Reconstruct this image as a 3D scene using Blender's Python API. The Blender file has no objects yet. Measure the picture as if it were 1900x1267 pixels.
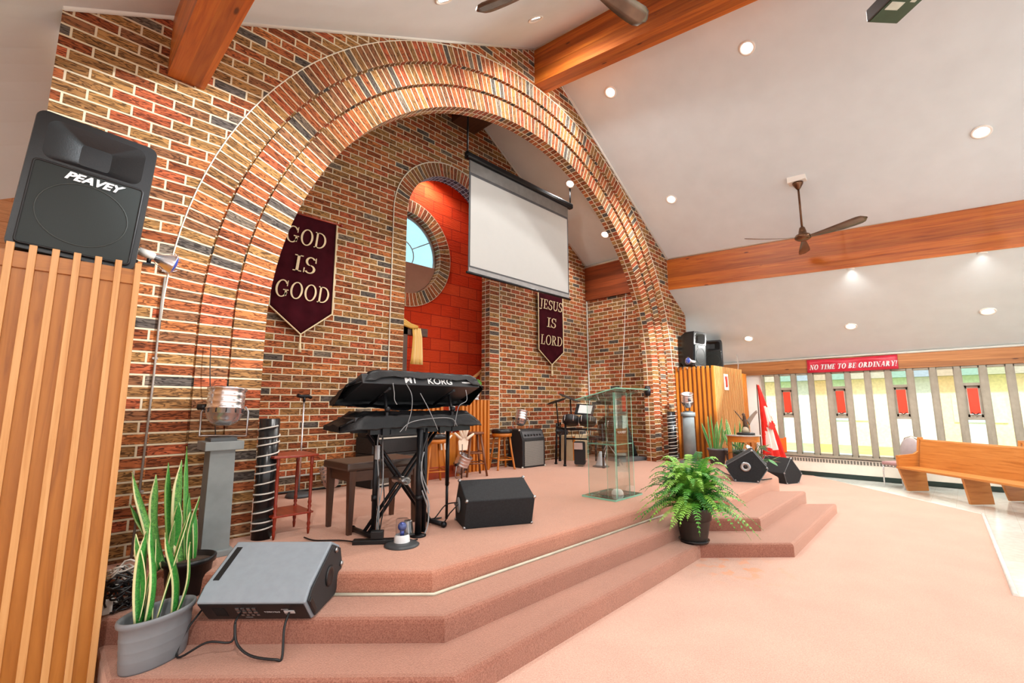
import bpy, bmesh, math, random
from mathutils import Vector, Matrix, Euler
random.seed(7)
R = math.radians
scn = bpy.context.scene
col = scn.collection

# ---------------------------------------------------------------- camera
FPX, YAW, PITCH, ROLL = 848.9, -0.7926, 0.1414, -0.0027
CAM = Vector((0.0, -4.479, 1.52))
_cy, _sy, _cp, _sp = math.cos(YAW), math.sin(YAW), math.cos(PITCH), math.sin(PITCH)
VF = Vector((-_sy*_cp, _cy*_cp, _sp))
_r = Vector((_cy, _sy, 0)); _u = _r.cross(VF)
VR = _r*math.cos(ROLL) + _u*math.sin(ROLL)
VU = -_r*math.sin(ROLL) + _u*math.cos(ROLL)
cd = bpy.data.cameras.new('camera'); cam = bpy.data.objects.new('camera', cd); col.objects.link(cam)
cd.sensor_width = 36; cd.lens = 36*FPX/1900; cd.clip_end = 200; cd.clip_start = 0.02
cam.matrix_world = Matrix(((VR.x, VU.x, -VF.x, CAM.x), (VR.y, VU.y, -VF.y, CAM.y), (VR.z, VU.z, -VF.z, CAM.z), (0, 0, 0, 1)))
scn.camera = cam
# ---------------------------------------------------------------- view and world
scn.view_settings.view_transform = 'Standard'; scn.view_settings.look = 'None'
scn.view_settings.exposure = 0.32; scn.view_settings.gamma = 1; scn.view_settings.use_curve_mapping = False
scn.cycles.use_denoising = True
scn.cycles.max_bounces = 8; scn.cycles.diffuse_bounces = 4; scn.cycles.transparent_max_bounces = 16
scn.cycles.sample_clamp_indirect = 6; scn.cycles.caustics_reflective = False; scn.cycles.caustics_refractive = False
w = bpy.data.worlds.new('daylight'); scn.world = w; w.use_nodes = True
w.node_tree.nodes['Background'].inputs[0].default_value = (.96, .98, 1.0, 1)
w.node_tree.nodes['Background'].inputs[1].default_value = 1.5

sd = bpy.data.lights.new('sun', 'SUN'); sd.energy = 5.5; sd.angle = R(4); sd.color = (1, .96, .88)
sun = bpy.data.objects.new('sun', sd); col.objects.link(sun); sun.location = (0, 0, 20)
sun.rotation_euler = Vector((.62, .12, -.76)).to_track_quat('-Z', 'Y').to_euler()

# ---------------------------------------------------------------- photo measurements -> points of the room
def ray(x, y): return VF + VR*((x-950)/FPX) - VU*((y-633.5)/FPX)
def onX(x, y, X): d = ray(x, y); return CAM + d*((X-CAM.x)/d.x)
def onY(x, y, Y): d = ray(x, y); return CAM + d*((Y-CAM.y)/d.y)
def onZ(x, y, Z): d = ray(x, y); return CAM + d*((Z-CAM.z)/d.z)
def onP(x, y, p, n): d = ray(x, y); return CAM + d*((Vector(p)-CAM).dot(n)/d.dot(n))

# ---------------------------------------------------------------- materials
def lin(h):
    if isinstance(h, str):
        h = [int(h[i:i+2], 16)/255 for i in (0, 2, 4)]
    return tuple((c/12.92 if c <= .04045 else ((c+.055)/1.055)**2.4) for c in h) + (1,)
_m = {}
def newmat(name):
    m = bpy.data.materials.new(name); m.use_nodes = True
    nt = m.node_tree; return m, nt, nt.nodes, nt.links, nt.nodes['Principled BSDF']
def tex_coord(N, L, kind='Object', scale=(1, 1, 1)):
    tc = N.new('ShaderNodeTexCoord'); mp = N.new('ShaderNodeMapping'); mp.inputs['Scale'].default_value = scale
    L.new(tc.outputs[kind], mp.inputs['Vector']); return mp.outputs['Vector']
def ramp(N, L, fac, stops, interp='LINEAR'):
    r = N.new('ShaderNodeValToRGB'); r.color_ramp.interpolation = interp
    while len(r.color_ramp.elements) < len(stops): r.color_ramp.elements.new(.5)
    for e, (p, c) in zip(r.color_ramp.elements, stops): e.position = p; e.color = c if len(c) == 4 else lin(c)
    if fac is not None: L.new(fac, r.inputs['Fac'])
    return r.outputs['Color']
def mixc(N, L, a, b, fac, mode='MIX'):
    x = N.new('ShaderNodeMix'); x.data_type = 'RGBA'; x.blend_type = mode
    for s, v in ((0, fac), (6, a), (7, b)):
        if hasattr(v, 'is_linked') or hasattr(v, 'links'): L.new(v, x.inputs[s])
        else: x.inputs[s].default_value = v
    return x.outputs[2]
def bumpn(N, L, h, strength=.4, dist=.01):
    b = N.new('ShaderNodeBump'); b.inputs['Strength'].default_value = strength; b.inputs['Distance'].default_value = dist
    L.new(h, b.inputs['Height']); return b.outputs['Normal']
def noise(N, L, vec, scale, detail=3, rough=.5, dist=0):
    n = N.new('ShaderNodeTexNoise'); n.inputs['Scale'].default_value = scale; n.inputs['Detail'].default_value = detail
    n.inputs['Roughness'].default_value = rough; n.inputs['Distortion'].default_value = dist
    if vec is not None: L.new(vec, n.inputs['Vector'])
    return n.outputs['Fac']
def pm(name, h, rough=.5, metal=0, var=.12, scale=9, bump=0, spec=.5, coat=0):
    """plain surface with a faint procedural mottling"""
    if name in _m: return _m[name]
    m, nt, N, L, B = newmat(name); c = lin(h)
    v = tex_coord(N, L)
    f = noise(N, L, v, scale, 4)
    lo = tuple(x*(1-var) for x in c[:3])+(1,); hi = tuple(min(1, x*(1+var)) for x in c[:3])+(1,)
    L.new(ramp(N, L, f, [(.3, lo), (.7, hi)]), B.inputs['Base Color'])
    B.inputs['Roughness'].default_value = rough; B.inputs['Metallic'].default_value = metal
    B.inputs['Specular IOR Level'].default_value = spec
    if coat: B.inputs['Coat Weight'].default_value = coat
    if bump: L.new(bumpn(N, L, noise(N, L, v, scale*12, 3), bump, .004), B.inputs['Normal'])
    _m[name] = m; return m
def brick_mat(name, bw=.26, rh=.0885, offset=.5, mort=.008, rough_=1.0, pal=None, mcol='D8C8AA'):
    m, nt, N, L, B = newmat(name)
    tc = N.new('ShaderNodeTexCoord'); uv = tc.outputs['UV']
    b = N.new('ShaderNodeTexBrick'); b.offset = offset; b.inputs['Scale'].default_value = 1
    b.inputs['Color1'].default_value = (0, 0, 0, 1); b.inputs['Color2'].default_value = (1, 1, 1, 1); b.inputs['Mortar'].default_value = (.5, .5, .5, 1)
    b.inputs['Mortar Size'].default_value = mort; b.inputs['Mortar Smooth'].default_value = .15; b.inputs['Bias'].default_value = 0
    b.inputs['Brick Width'].default_value = bw; b.inputs['Row Height'].default_value = rh
    L.new(uv, b.inputs['Vector'])
    pal = pal or [(0, '5C544E'), (.045, '8A4A2A'), (.2, 'A65E38'), (.34, '90683F'), (.48, 'B26C3E'), (.6, '875A3C'), (.72, 'A27848'), (.84, 'AA5838'), (.96, '786A5C')]
    c = ramp(N, L, b.outputs['Color'], pal, 'CONSTANT')
    mp = N.new('ShaderNodeMapping'); mp.inputs['Scale'].default_value = (5, 32, 1)
    L.new(uv, mp.inputs['Vector'])
    st = noise(N, L, mp.outputs['Vector'], 1.15, 2.5, .55, .5)
    c = mixc(N, L, c, ramp(N, L, st, [(.28, (.72, .7, .68, 1)), (.385, (1.15, 1.12, 1.08, 1)), (.405, (.3, .27, .26, 1)), (.45, (.34, .31, .3, 1)), (.475, (1.15, 1.12, 1.08, 1)), (.545, (1.22, 1.18, 1.12, 1)), (.565, (.36, .33, .31, 1)), (.6, (.4, .37, .35, 1)), (.625, (1.2, 1.16, 1.1, 1)), (.75, (1.35, 1.3, 1.2, 1))]), rough_, 'MULTIPLY')
    c = mixc(N, L, c, lin(mcol), b.outputs['Fac'])
    L.new(c, B.inputs['Base Color']); B.inputs['Roughness'].default_value = .85; B.inputs['Specular IOR Level'].default_value = .25
    inv = N.new('ShaderNodeMath'); inv.operation = 'SUBTRACT'; inv.inputs[0].default_value = 1; L.new(b.outputs['Fac'], inv.inputs[1])
    h = N.new('ShaderNodeMath'); h.operation = 'MULTIPLY'; L.new(inv.outputs[0], h.inputs[0])
    ad = N.new('ShaderNodeMath'); ad.operation = 'ADD'; ad.inputs[1].default_value = .6; L.new(st, ad.inputs[0]); L.new(ad.outputs[0], h.inputs[1])
    L.new(bumpn(N, L, h.outputs[0], .9, .016), B.inputs['Normal'])
    return m
BRICK = brick_mat('textured_brick')
VOUSS = brick_mat('soldier_brick', bw=.26, rh=.0885, offset=0)
SOFF = brick_mat('soffit_brick', bw=.135, rh=.0885, offset=0)
BLUELIT = brick_mat('bluelit_soffit_brick', bw=.1, rh=.0885, offset=0, mcol='C9CFDC', pal=[(0, '4A4B58'), (.2, '6E6470'), (.4, '5A5666'), (.6, '8A7A7C'), (.8, '50505E')])  # bluish window light on the niche soffit, painted into the brick colours
BLOCK = brick_mat('red_painted_block', bw=.48, rh=.24, mort=.006, rough_=.12, mcol='8E1F0C', pal=[(0, 'CF3A14'), (.3, 'D4421A'), (.6, 'C83612'), (.8, 'D84A20')])
TANBLOCK = brick_mat('tan_painted_block', bw=.4, rh=.2, mort=.004, rough_=.12, mcol='B97F55', pal=[(0, 'CB9468'), (.3, 'CF9A70'), (.6, 'C68E62')])
def carpet_mat(name, a, b, scale=130, sheen='FFD9C4', sw=1.0):
    m, nt, N, L, B = newmat(name); v = tex_coord(N, L)
    f = noise(N, L, v, scale, 2, .7); g = noise(N, L, v, 2.2, 3)
    c = ramp(N, L, f, [(.3, lin(a)), (.7, lin(b))])
    c = mixc(N, L, c, ramp(N, L, g, [(.3, (.9, .87, .86, 1)), (.7, (1.06, 1.04, 1.02, 1))]), 1.0, 'MULTIPLY')
    L.new(c, B.inputs['Base Color']); B.inputs['Roughness'].default_value = 1; B.inputs['Specular IOR Level'].default_value = .05
    B.inputs['Sheen Weight'].default_value = sw; B.inputs['Sheen Roughness'].default_value = .55; B.inputs['Sheen Tint'].default_value = lin(sheen)
    L.new(bumpn(N, L, f, .6, .006), B.inputs['Normal']); return m
CARPET = carpet_mat('pink_carpet', 'C4988A', 'E4C2B0')
def wood_mat(name, a, b, c3, rough=.45, along=(1.2, 26, 26), knots=True, lam=0):
    """grain runs along the first UV / object axis"""
    m, nt, N, L, B = newmat(name)
    tc = N.new('ShaderNodeTexCoord'); mp = N.new('ShaderNodeMapping'); mp.inputs['Scale'].default_value = along
    L.new(tc.outputs['UV'], mp.inputs['Vector'])
    f = noise(N, L, mp.outputs['Vector'], 1.0, 5, .6, .8)
    c = ramp(N, L, f, [(.28, lin(c3)), (.45, lin(a)), (.72, lin(b))])
    if lam:
        sp = N.new('ShaderNodeSeparateXYZ'); L.new(tc.outputs['UV'], sp.inputs[0])
        d = N.new('ShaderNodeMath'); d.operation = 'DIVIDE'; d.inputs[1].default_value = lam; L.new(sp.outputs[1], d.inputs[0])
        fl = N.new('ShaderNodeMath'); fl.operation = 'FLOOR'; L.new(d.outputs[0], fl.inputs[0])
        wn = N.new('ShaderNodeTexWhiteNoise'); wn.noise_dimensions = '1D'; L.new(fl.outputs[0], wn.inputs['W'])
        c = mixc(N, L, c, ramp(N, L, wn.outputs['Value'], [(0, (.72, .66, .6, 1)), (1, (1.18, 1.15, 1.1, 1))]), 1.0, 'MULTIPLY')
    if knots:
        mk = N.new('ShaderNodeMapping'); mk.inputs['Scale'].default_value = (1.6, 5.5, 5.5); L.new(tc.outputs['UV'], mk.inputs['Vector'])
        vo = N.new('ShaderNodeTexVoronoi'); vo.inputs['Scale'].default_value = 1; L.new(mk.outputs['Vector'], vo.inputs['Vector'])
        c = mixc(N, L, c, ramp(N, L, vo.outputs['Distance'], [(0, (.22, .15, .1, 1)), (.05, (.3, .2, .14, 1)), (.09, (1, 1, 1, 1))]), 1.0, 'MULTIPLY')
    L.new(c, B.inputs['Base Color']); B.inputs['Roughness'].default_value = rough
    return m
CEDAR = wood_mat('cedar_beam', 'AE5A1C', 'C47428', '8A400E', .4, lam=.11)
SLATW = wood_mat('golden_slat_wood', 'CB9458', 'D5A268', 'BC8044', .4, (1.5, 40, 40), knots=False)
PANELW = wood_mat('golden_plywood', 'B06F26', 'BE7C30', '9C5E1C', .38, (1.5, 18, 18), knots=False)
PEWW = wood_mat('oak_pew', 'BC7838', 'CA8846', 'A46228', .35, (2, 30, 30), knots=False)
CHERRY = wood_mat('cherry_wood', '8E2A10', 'A83A18', '6E1E0A', .3, (2, 20, 20), knots=False)
DARKW = wood_mat('dark_brown_wood', '4A2E20', '5A3A28', '38221A', .4, (2, 20, 20), knots=False)
FENCEW = wood_mat('orange_slat_wood', 'C2701F', 'D0822E', 'A05414', .4, (1.5, 20, 20), knots=False)
WHITE = pm('white_paint', 'E6E1D8', .8, var=.02)
CEIL = pm('ceiling_paint', 'D3DBDD', .9, var=.03, scale=3)
GREYTRIM = pm('white_trim', 'D9D8CF', .6, var=.03)
BLACK = pm('black_plastic', '121315', .45, var=.25)
BLACKM = pm('black_metal', '202124', .35, .6, var=.2)
CHROME = pm('polished_aluminium', 'E6E6E8', .24, .9, var=.05)
STEEL = pm('brushed_steel', 'B0B2B4', .3, 1, var=.05)
VINYL = pm('black_vinyl_cover', '0A0B0E', .42, spec=.35, var=.3, scale=5, bump=.3)
def glow(name, c, s):
    m, nt, N, L, B = newmat(name); B.inputs['Base Color'].default_value = c
    B.inputs['Emission Color'].default_value = c; B.inputs['Emission Strength'].default_value = s
    _m[name] = m; return m
def facing(N, L, base=.04):
    lw = N.new('ShaderNodeLayerWeight'); lw.inputs['Blend'].default_value = .5
    pw = N.new('ShaderNodeMath'); pw.operation = 'POWER'; pw.inputs[1].default_value = 4; L.new(lw.outputs['Facing'], pw.inputs[0])
    ma = N.new('ShaderNodeMath'); ma.operation = 'MULTIPLY_ADD'; ma.inputs[1].default_value = .9; ma.inputs[2].default_value = base; L.new(pw.outputs[0], ma.inputs[0]); return ma.outputs[0]
def glass_mat(name, c, rough=0, ior=1.45, alpha=None):
    m, nt, N, L, B = newmat(name)
    N.remove(B); out = N['Material Output']
    t = N.new('ShaderNodeBsdfTransparent'); g = N.new('ShaderNodeBsdfGlossy'); g.inputs['Roughness'].default_value = rough
    v = tex_coord(N, L); f = noise(N, L, v, 2.5, 2)
    c2 = tuple(x*.93 for x in c[:3])+(1,)
    L.new(ramp(N, L, f, [(.3, c2), (.7, c)]), t.inputs['Color'])
    mx = N.new('ShaderNodeMixShader'); L.new(facing(N, L), mx.inputs[0]); L.new(t.outputs[0], mx.inputs[1]); L.new(g.outputs[0], mx.inputs[2])
    L.new(mx.outputs[0], out.inputs['Surface']); return m

# ---------------------------------------------------------------- mesh helpers
class MB:
    def __init__(s): s.b = bmesh.new(); s.uvl = s.b.loops.layers.uv.new('UVMap'); s.M = Matrix()
    def _f(s, vs, uv=None, smooth=False, mi=0):
        try: f = s.b.faces.new(vs)
        except ValueError: return None
        f.smooth = smooth; f.material_index = mi
        if uv:
            for l, q in zip(f.loops, uv): l[s.uvl].uv = q
        return f
    def v(s, p): return s.b.verts.new(s.M @ Vector(p))
    def quad(s, pts, uv=None, mi=0, smooth=False):
        return s._f([s.v(p) for p in pts], uv, smooth, mi)
    def box(s, c, d, rot=(0, 0, 0), mi=0, taper=1.0, bev=0):
        """centre c, size d; taper scales the top"""
        m = s.M @ Matrix.Translation(Vector(c)) @ Euler(rot).to_matrix().to_4x4()
        hx, hy, hz = d[0]/2, d[1]/2, d[2]/2; P = []
        for z, k in ((-hz, 1), (hz, taper)):
            for x, y in ((-hx, -hy), (hx, -hy), (hx, hy), (-hx, hy)): P.append((x*k, y*k, z))
        vs = [s.b.verts.new(m @ Vector(p)) for p in P]
        L = max(d); ax = [0, 1, 2]; ax.sort(key=lambda i: -d[i]); o = random.random()*7
        fs = []
        for idx in ((3, 2, 1, 0), (4, 5, 6, 7), (0, 1, 5, 4), (1, 2, 6, 5), (2, 3, 7, 6), (3, 0, 4, 7)):
            uv = [(P[i][ax[0]]+o, P[i][ax[1]]+P[i][ax[2]]+o) for i in idx]
            fs.append(s._f([vs[i] for i in idx], uv, False, mi))
        if bev:
            es = list({e for f in fs for e in f.edges})
            bmesh.ops.bevel(s.b, geom=es, offset=bev, segments=2, affect='EDGES', profile=.6)
        return s
    def cyl(s, p0, p1, r0, r1=None, n=16, mi=0, caps=True, smooth=True):
        r1 = r0 if r1 is None else r1
        p0, p1 = Vector(p0), Vector(p1); d = (p1-p0); 
        q = d.to_track_quat('Z', 'Y').to_matrix(); ln = d.length
        ra, rb = [], []
        for i in range(n):
            a = 2*math.pi*i/n; o = q @ Vector((math.cos(a), math.sin(a), 0))
            ra.append(s.v(p0+o*r0)); rb.append(s.v(p1+o*r1))
        for i in range(n):
            j = (i+1) % n
            s._f([ra[i], ra[j], rb[j], rb[i]], [(0, i/n*.3), (0, (i+1)/n*.3), (ln, (i+1)/n*.3), (ln, i/n*.3)], smooth, mi)
        if caps: s._f(ra[::-1], None, False, mi); s._f(rb, None, False, mi)
        return s
    def lathe(s, prof, c=(0, 0, 0), n=28, mi=0, sx=1, sy=1, axis=None, smooth=True):
        """profile of (r, z) turned about z through c (or about a direction)"""
        q = Matrix.Identity(3) if axis is None else Vector(axis).to_track_quat('Z', 'Y').to_matrix()
        c = Vector(c); rings = []
        for r, z in prof:
            if r < 1e-6: rings.append([s.v(c+q @ Vector((0, 0, z)))])
            else: rings.append([s.v(c+q @ Vector((r*sx*math.cos(2*math.pi*i/n), r*sy*math.sin(2*math.pi*i/n), z))) for i in range(n)])
        for A, B_ in zip(rings, rings[1:]):
            for i in range(n):
                j = (i+1) % n
                if len(A) == 1 and len(B_) == 1: continue
                if len(A) == 1: s._f([A[0], B_[j], B_[i]][::-1] if False else [A[0], B_[i], B_[j]][::-1], None, smooth, mi)
                elif len(B_) == 1: s._f([A[i], A[j], B_[0]], None, smooth, mi)
                else: s._f([A[i], A[j], B_[j], B_[i]], None, smooth, mi)
        return s
    def tube(s, pts, r, n=8, mi=0, closed=False, caps=True, r1=None):
        pts = [Vector(p) for p in pts]
        if r <= .0075 and 4 <= len(pts) <= 14 and not closed:      # cables: smooth curve through the points
            q = [pts[0]]+pts+[pts[-1]]; out = []
            for a, b_, c, d in zip(q, q[1:], q[2:], q[3:]):
                for k in range(6):
                    u = k/6; out.append(.5*((2*b_)+(c-a)*u+(2*a-5*b_+4*c-d)*u*u+(3*b_-a-3*c+d)*u*u*u))
            pts = out+[pts[-1]]
        N_ = len(pts); rings = []
        up = Vector((0, 0, 1))
        for k, p in enumerate(pts):
            a = pts[(k-1) % N_] if (closed or k > 0) else p; b = pts[(k+1) % N_] if (closed or k < N_-1) else p
            t = (b-a).normalized() if (b-a).length > 1e-9 else Vector((1, 0, 0))
            x = up.cross(t)
            if x.length < .15: x = Vector((1, 0, 0)).cross(t)
            x.normalize(); y = t.cross(x)
            if rings:
                # keep the frame steady
                x0 = prevx - t*prevx.dot(t)
                if x0.length > 1e-4: x = x0.normalized(); y = t.cross(x)
            prevx = x
            rr = r if r1 is None else r+(r1-r)*k/(N_-1)
            rings.append([s.v(p+(x*math.cos(2*math.pi*i/n)+y*math.sin(2*math.pi*i/n))*rr) for i in range(n)])
        R_ = list(zip(rings, rings[1:])) + ([(rings[-1], rings[0])] if closed else [])
        for A, B_ in R_:
            for i in range(n):
                j = (i+1) % n; s._f([A[i], A[j], B_[j], B_[i]], None, True, mi)
        if caps and not closed: s._f(rings[0][::-1], None, False, mi); s._f(rings[-1], None, False, mi)
        return s
    def prism(s, poly, z0, z1, axis='Z', mi=0, bev=0, uvm=True):
        """extrude a 2-D polygon: axis Z (x,y), Y (x,z) or X (y,z)"""
        def P(a, b, h): return {'Z': (a, b, h), 'Y': (a, h, b), 'X': (h, a, b)}[axis]
        A = [s.v(P(a, b, z0)) for a, b in poly]; B_ = [s.v(P(a, b, z1)) for a, b in poly]
        fs = [s._f(A[::-1], [p for p in poly][::-1], False, mi), s._f(B_, list(poly), False, mi)]
        n = len(poly); u = 0
        for i in range(n):
            j = (i+1) % n; d = math.dist(poly[i], poly[j])
            fs.append(s._f([A[i], A[j], B_[j], B_[i]], [(u, z0), (u+d, z0), (u+d, z1), (u, z1)], False, mi)); u += d
        if bev:
            es = list({e for f in fs if f for e in f.edges})
            bmesh.ops.bevel(s.b, geom=es, offset=bev, segments=3, affect='EDGES', profile=.6)
        return s
    def sphere(s, c, r, sc=(1, 1, 1), n=16, m=10, mi=0):
        c = Vector(c); rows = []
        for k in range(m+1):
            t = math.pi*k/m; z = -math.cos(t); q = math.sin(t)
            rows.append((q*r, z*r))
        pr = [(max(a, 0), b) for a, b in rows]
        old = s.M.copy(); s.M = s.M @ Matrix.Translation(c) @ Matrix.Diagonal((*sc, 1)); s.lathe(pr, (0, 0, 0), n, mi); s.M = old
        return s
    def build(s, name, mats, parent=None, loc=None, recalc=True):
        me = bpy.data.meshes.new(name)
        if recalc: bmesh.ops.recalc_face_normals(s.b, faces=s.b.faces)
        s.b.to_mesh(me); s.b.free()
        for m in (mats if isinstance(mats, (list, tuple)) else [mats]): me.materials.append(m)
        o = bpy.data.objects.new(name, me); col.objects.link(o)
        if parent: o.parent = parent
        if loc is not None: o.location = loc
        return o
def tag(o, label, cat, group=None):
    o['label'] = label; o['category'] = cat
    if group: o['group'] = group
    return o
def thing(name, label, cat, loc=(0, 0, 0), rz=0, group=None, scale=1):
    o = bpy.data.objects.new(name, None); col.objects.link(o); o.empty_display_size = .1
    o.location = loc; o.rotation_euler = (0, 0, rz); o.scale = (scale,)*3
    return tag(o, label, cat, group)
def struct(o): o['kind'] = 'structure'; return o
def dup(root, loc, rz, label, group=None, scale=None):
    r = root.copy(); col.objects.link(r); r.location = loc; r.rotation_euler = (0, 0, rz); r['label'] = label
    if group: r['group'] = group
    if scale: r.scale = (scale,)*3
    for ch in list(root.children):
        c = ch.copy(); col.objects.link(c); c.parent = r
        for g in ch.children:
            d = g.copy(); col.objects.link(d); d.parent = c
    return r
# serif capitals drawn as strokes: thick stems, thin bars, bracket serifs
def serif_glyphs(T=.17, t=.06):
    def st(x, y0=0, y1=1, w=T): return [('q', [(x, y0), (x+w, y0), (x+w, y1), (x, y1)])]
    def sf(x0, x1, y): return [('q', [(x0, y-(0 if y < .5 else t)), (x1, y-(0 if y < .5 else t)), (x1, y+(t if y < .5 else 0)), (x0, y+(t if y < .5 else 0))])]
    def ln(a, b, wa): return [('q', [(a[0], a[1]), (a[0]+wa, a[1]), (b[0]+wa, b[1]), (b[0], b[1])])]
    def arc(cx, cy, rx, ry, a0, a1, wx, wy, n=22):
        out = []
        for i in range(n):
            p = []
            for a in (a0+(a1-a0)*i/n, a0+(a1-a0)*(i+1)/n): c, s_ = math.cos(R(a)), math.sin(R(a)); p.append(((cx+rx*c, cy+ry*s_), (cx+(rx-wx)*c, cy+(ry-wy)*s_)))
            out.append(('q', [p[0][0], p[1][0], p[1][1], p[0][1]]))
        return out
    G = {}
    G['O'] = (.98, arc(.49, .5, .47, .52, 0, 360, T, t, 34))
    G['G'] = (.98, arc(.49, .5, .47, .52, 38, 335, T, t, 30)+st(.72, 0.08, .44)+sf(.58, .98, .44-.0 if False else .40)+[('q', [(.80, .66), (.87, .66), (.87, 1), (.82, 1)])])
    G['D'] = (.96, st(.1)+sf(0, .4, 0)+sf(0, .4, 1)+arc(.38, .5, .53, .5, -90, 90, T, t))
    G['I'] = (.46, st(.145)+sf(0, .46, 0)+sf(0, .46, 1))
    G['S'] = (.68, arc(.34, .735, .29, .28, 30, 265, T*.9, t)+arc(.34, .25, .31, .27, 85, -150, T*.9, t)+[('q', [(.0, 0), (.05, 0), (.07, .3), (.0, .3)]), ('q', [(.59, .68), (.66, .68), (.64, 1), (.59, 1)])])
    G['J'] = (.5, st(.2, .12, 1)+sf(.05, .5, 1)+arc(.12, .06, .25, .2, -10, -150, T, t))
    G['E'] = (.76, st(.1)+sf(0, .7, 0)+sf(0, .68, 1)+sf(.2, .5, .47)+[('q', [(.63, 0), (.72, .28), (.66, .28), (.58, .03)]), ('q', [(.6, 1), (.68, 1), (.68, .74), (.63, .74)]), ('q', [(.46, .37), (.52, .37), (.52, .64), (.46, .64)])])
    G['U'] = (.9, st(.1, .3, 1)+sf(0, .38, 1)+sf(.6, .92, 1)+[('q', [(.73, .3), (.80, .3), (.80, 1), (.73, 1)])]+arc(.45, .31, .35, .33, 180, 360, T*.75, t*1.6))
    G['L'] = (.74, st(.1)+sf(0, .7, 0)+sf(0, .42, 1)+[('q', [(.62, 0), (.72, .32), (.66, .32), (.56, .04)])])
    G['R'] = (.9, st(.1)+sf(0, .4, 0)+sf(0, .4, 1)+arc(.36, .74, .33, .26, -90, 90, T, t)+ln((.62, 0), (.32, .5), T*1.1)+sf(.62, .93, 0))
    G['N'] = (.95, [('q', [(.12, 0), (.18, 0), (.18, 1), (.12, 1)]), ('q', [(.78, 0), (.84, 0), (.84, 1), (.78, 1)])]+ln((.68, 0), (.06, 1), T)+sf(0, .32, 0)+sf(0, .25, 1)+sf(.66, .97, 1))
    G['T'] = (.84, st(.335)+sf(.2, .64, 0)+sf(0, .84, 1)+[('q', [(0, 1), (.06, 1), (.06, .72), (.02, .72)]), ('q', [(.78, 1), (.84, 1), (.82, .72), (.78, .72)])])
    G['M'] = (1.12, [('q', [(.14, 0), (.2, 0), (.2, 1), (.14, 1)])]+st(.84)+ln((.5, 0), (.1, 1), T)+ln((.5, 0), (.84, 1), t)+sf(0, .34, 0)+sf(.74, 1.12, 0)+sf(0, .26, 1)+sf(.86, 1.12, 1))
    G['B'] = (.84, st(.1)+sf(0, .4, 0)+sf(0, .4, 1)+arc(.38, .76, .33, .24, -90, 90, T, t)+arc(.38, .27, .4, .27, -90, 90, T, t))
    G['A'] = (.94, ln((.1, 0), (.43, 1), t)+ln((.68, 0), (.4, 1), T)+[('q', [(.24, .33), (.66, .33), (.66, .39), (.24, .39)])]+sf(0, .28, 0)+sf(.6, .97, 0))
    G['Y'] = (.9, st(.37, 0, .45)+ln((.37, .43), (.08, 1), T)+ln((.47, .43), (.74, 1), t)+sf(.25, .66, 0)+sf(0, .36, 1)+sf(.6, .92, 1))
    G['!'] = (.3, [('q', [(.1, .3), (.18, .3), (.24, 1), (.04, 1)])]+arc(.14, .09, .09, .09, 0, 360, .09, .09, 14))
    G[' '] = (.36, []); return G
def serif_text(name, body, width, height, mat, parent=None, mtx=None, shear=0, depth=.003, T=.17, t=.06, gap=.1):
    G = serif_glyphs(T, t); tot = sum(G[c][0]+gap for c in body)-gap; k = width/tot; b = MB(); x = -tot/2
    for c in body:
        for _, q in G[c][1]:
            P = [((px_+x)*k+shear*height*py_, (py_-.5)*height) for px_, py_ in q]
            A = [b.v((px_, py_, depth)) for px_, py_ in P]; B_ = [b.v((px_, py_, 0)) for px_, py_ in P]
            b._f(A)
            for i in range(4): b._f([B_[i], B_[(i+1) % 4], A[(i+1) % 4], A[i]])
        x += G[c][0]+gap
    o = b.build(name, mat, parent, recalc=True)
    if mtx is not None: o.matrix_local = mtx
    return o
def text_obj(name, body, size, mat, parent=None, loc=(0, 0, 0), rot=(0, 0, 0), shear=0, ext=.001, font_sx=1, align='CENTER', bold=0):
    """lettering as a mesh"""
    cu = bpy.data.curves.new(name, 'FONT'); cu.body = body; cu.size = size; cu.align_x = align; cu.align_y = 'CENTER'; cu.extrude = ext; cu.shear = shear; cu.offset = bold
    t = bpy.data.objects.new(name, cu); col.objects.link(t)
    dg = bpy.context.evaluated_depsgraph_get(); dg.update()
    me = bpy.data.meshes.new_from_object(t.evaluated_get(dg)); bpy.data.objects.remove(t)
    me.materials.clear(); me.materials.append(mat)
    o = bpy.data.objects.new(name, me); col.objects.link(o); o.location = loc; o.rotation_euler = rot; o.scale = (font_sx, 1, 1)
    if parent: o.parent = parent
    return o
# ================================================================ room shell
XC, ZS, RIN, RO, STEP, SZ, YB = 5.042, 2.204, 3.674, 4.454, .0315, .42, 1.9
RW = .26
XL, XRt = -.19, 10.3          # ends of the arch wall
XA0, XA1 = 1.0, 9.07          # alcove side walls
def roofz(x): return 4.551+.5458*x if x < 5.1 else 7.019-.6144*(x-5.837)
def roofy(x, y):              # the roof climbs towards the arch
    if y >= 0: return roofz(x)
    k = .15 if x > 1e9 else .15-.083*min(1, abs(x-5.1)/4.4)
    return roofz(x)+k*y
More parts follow.
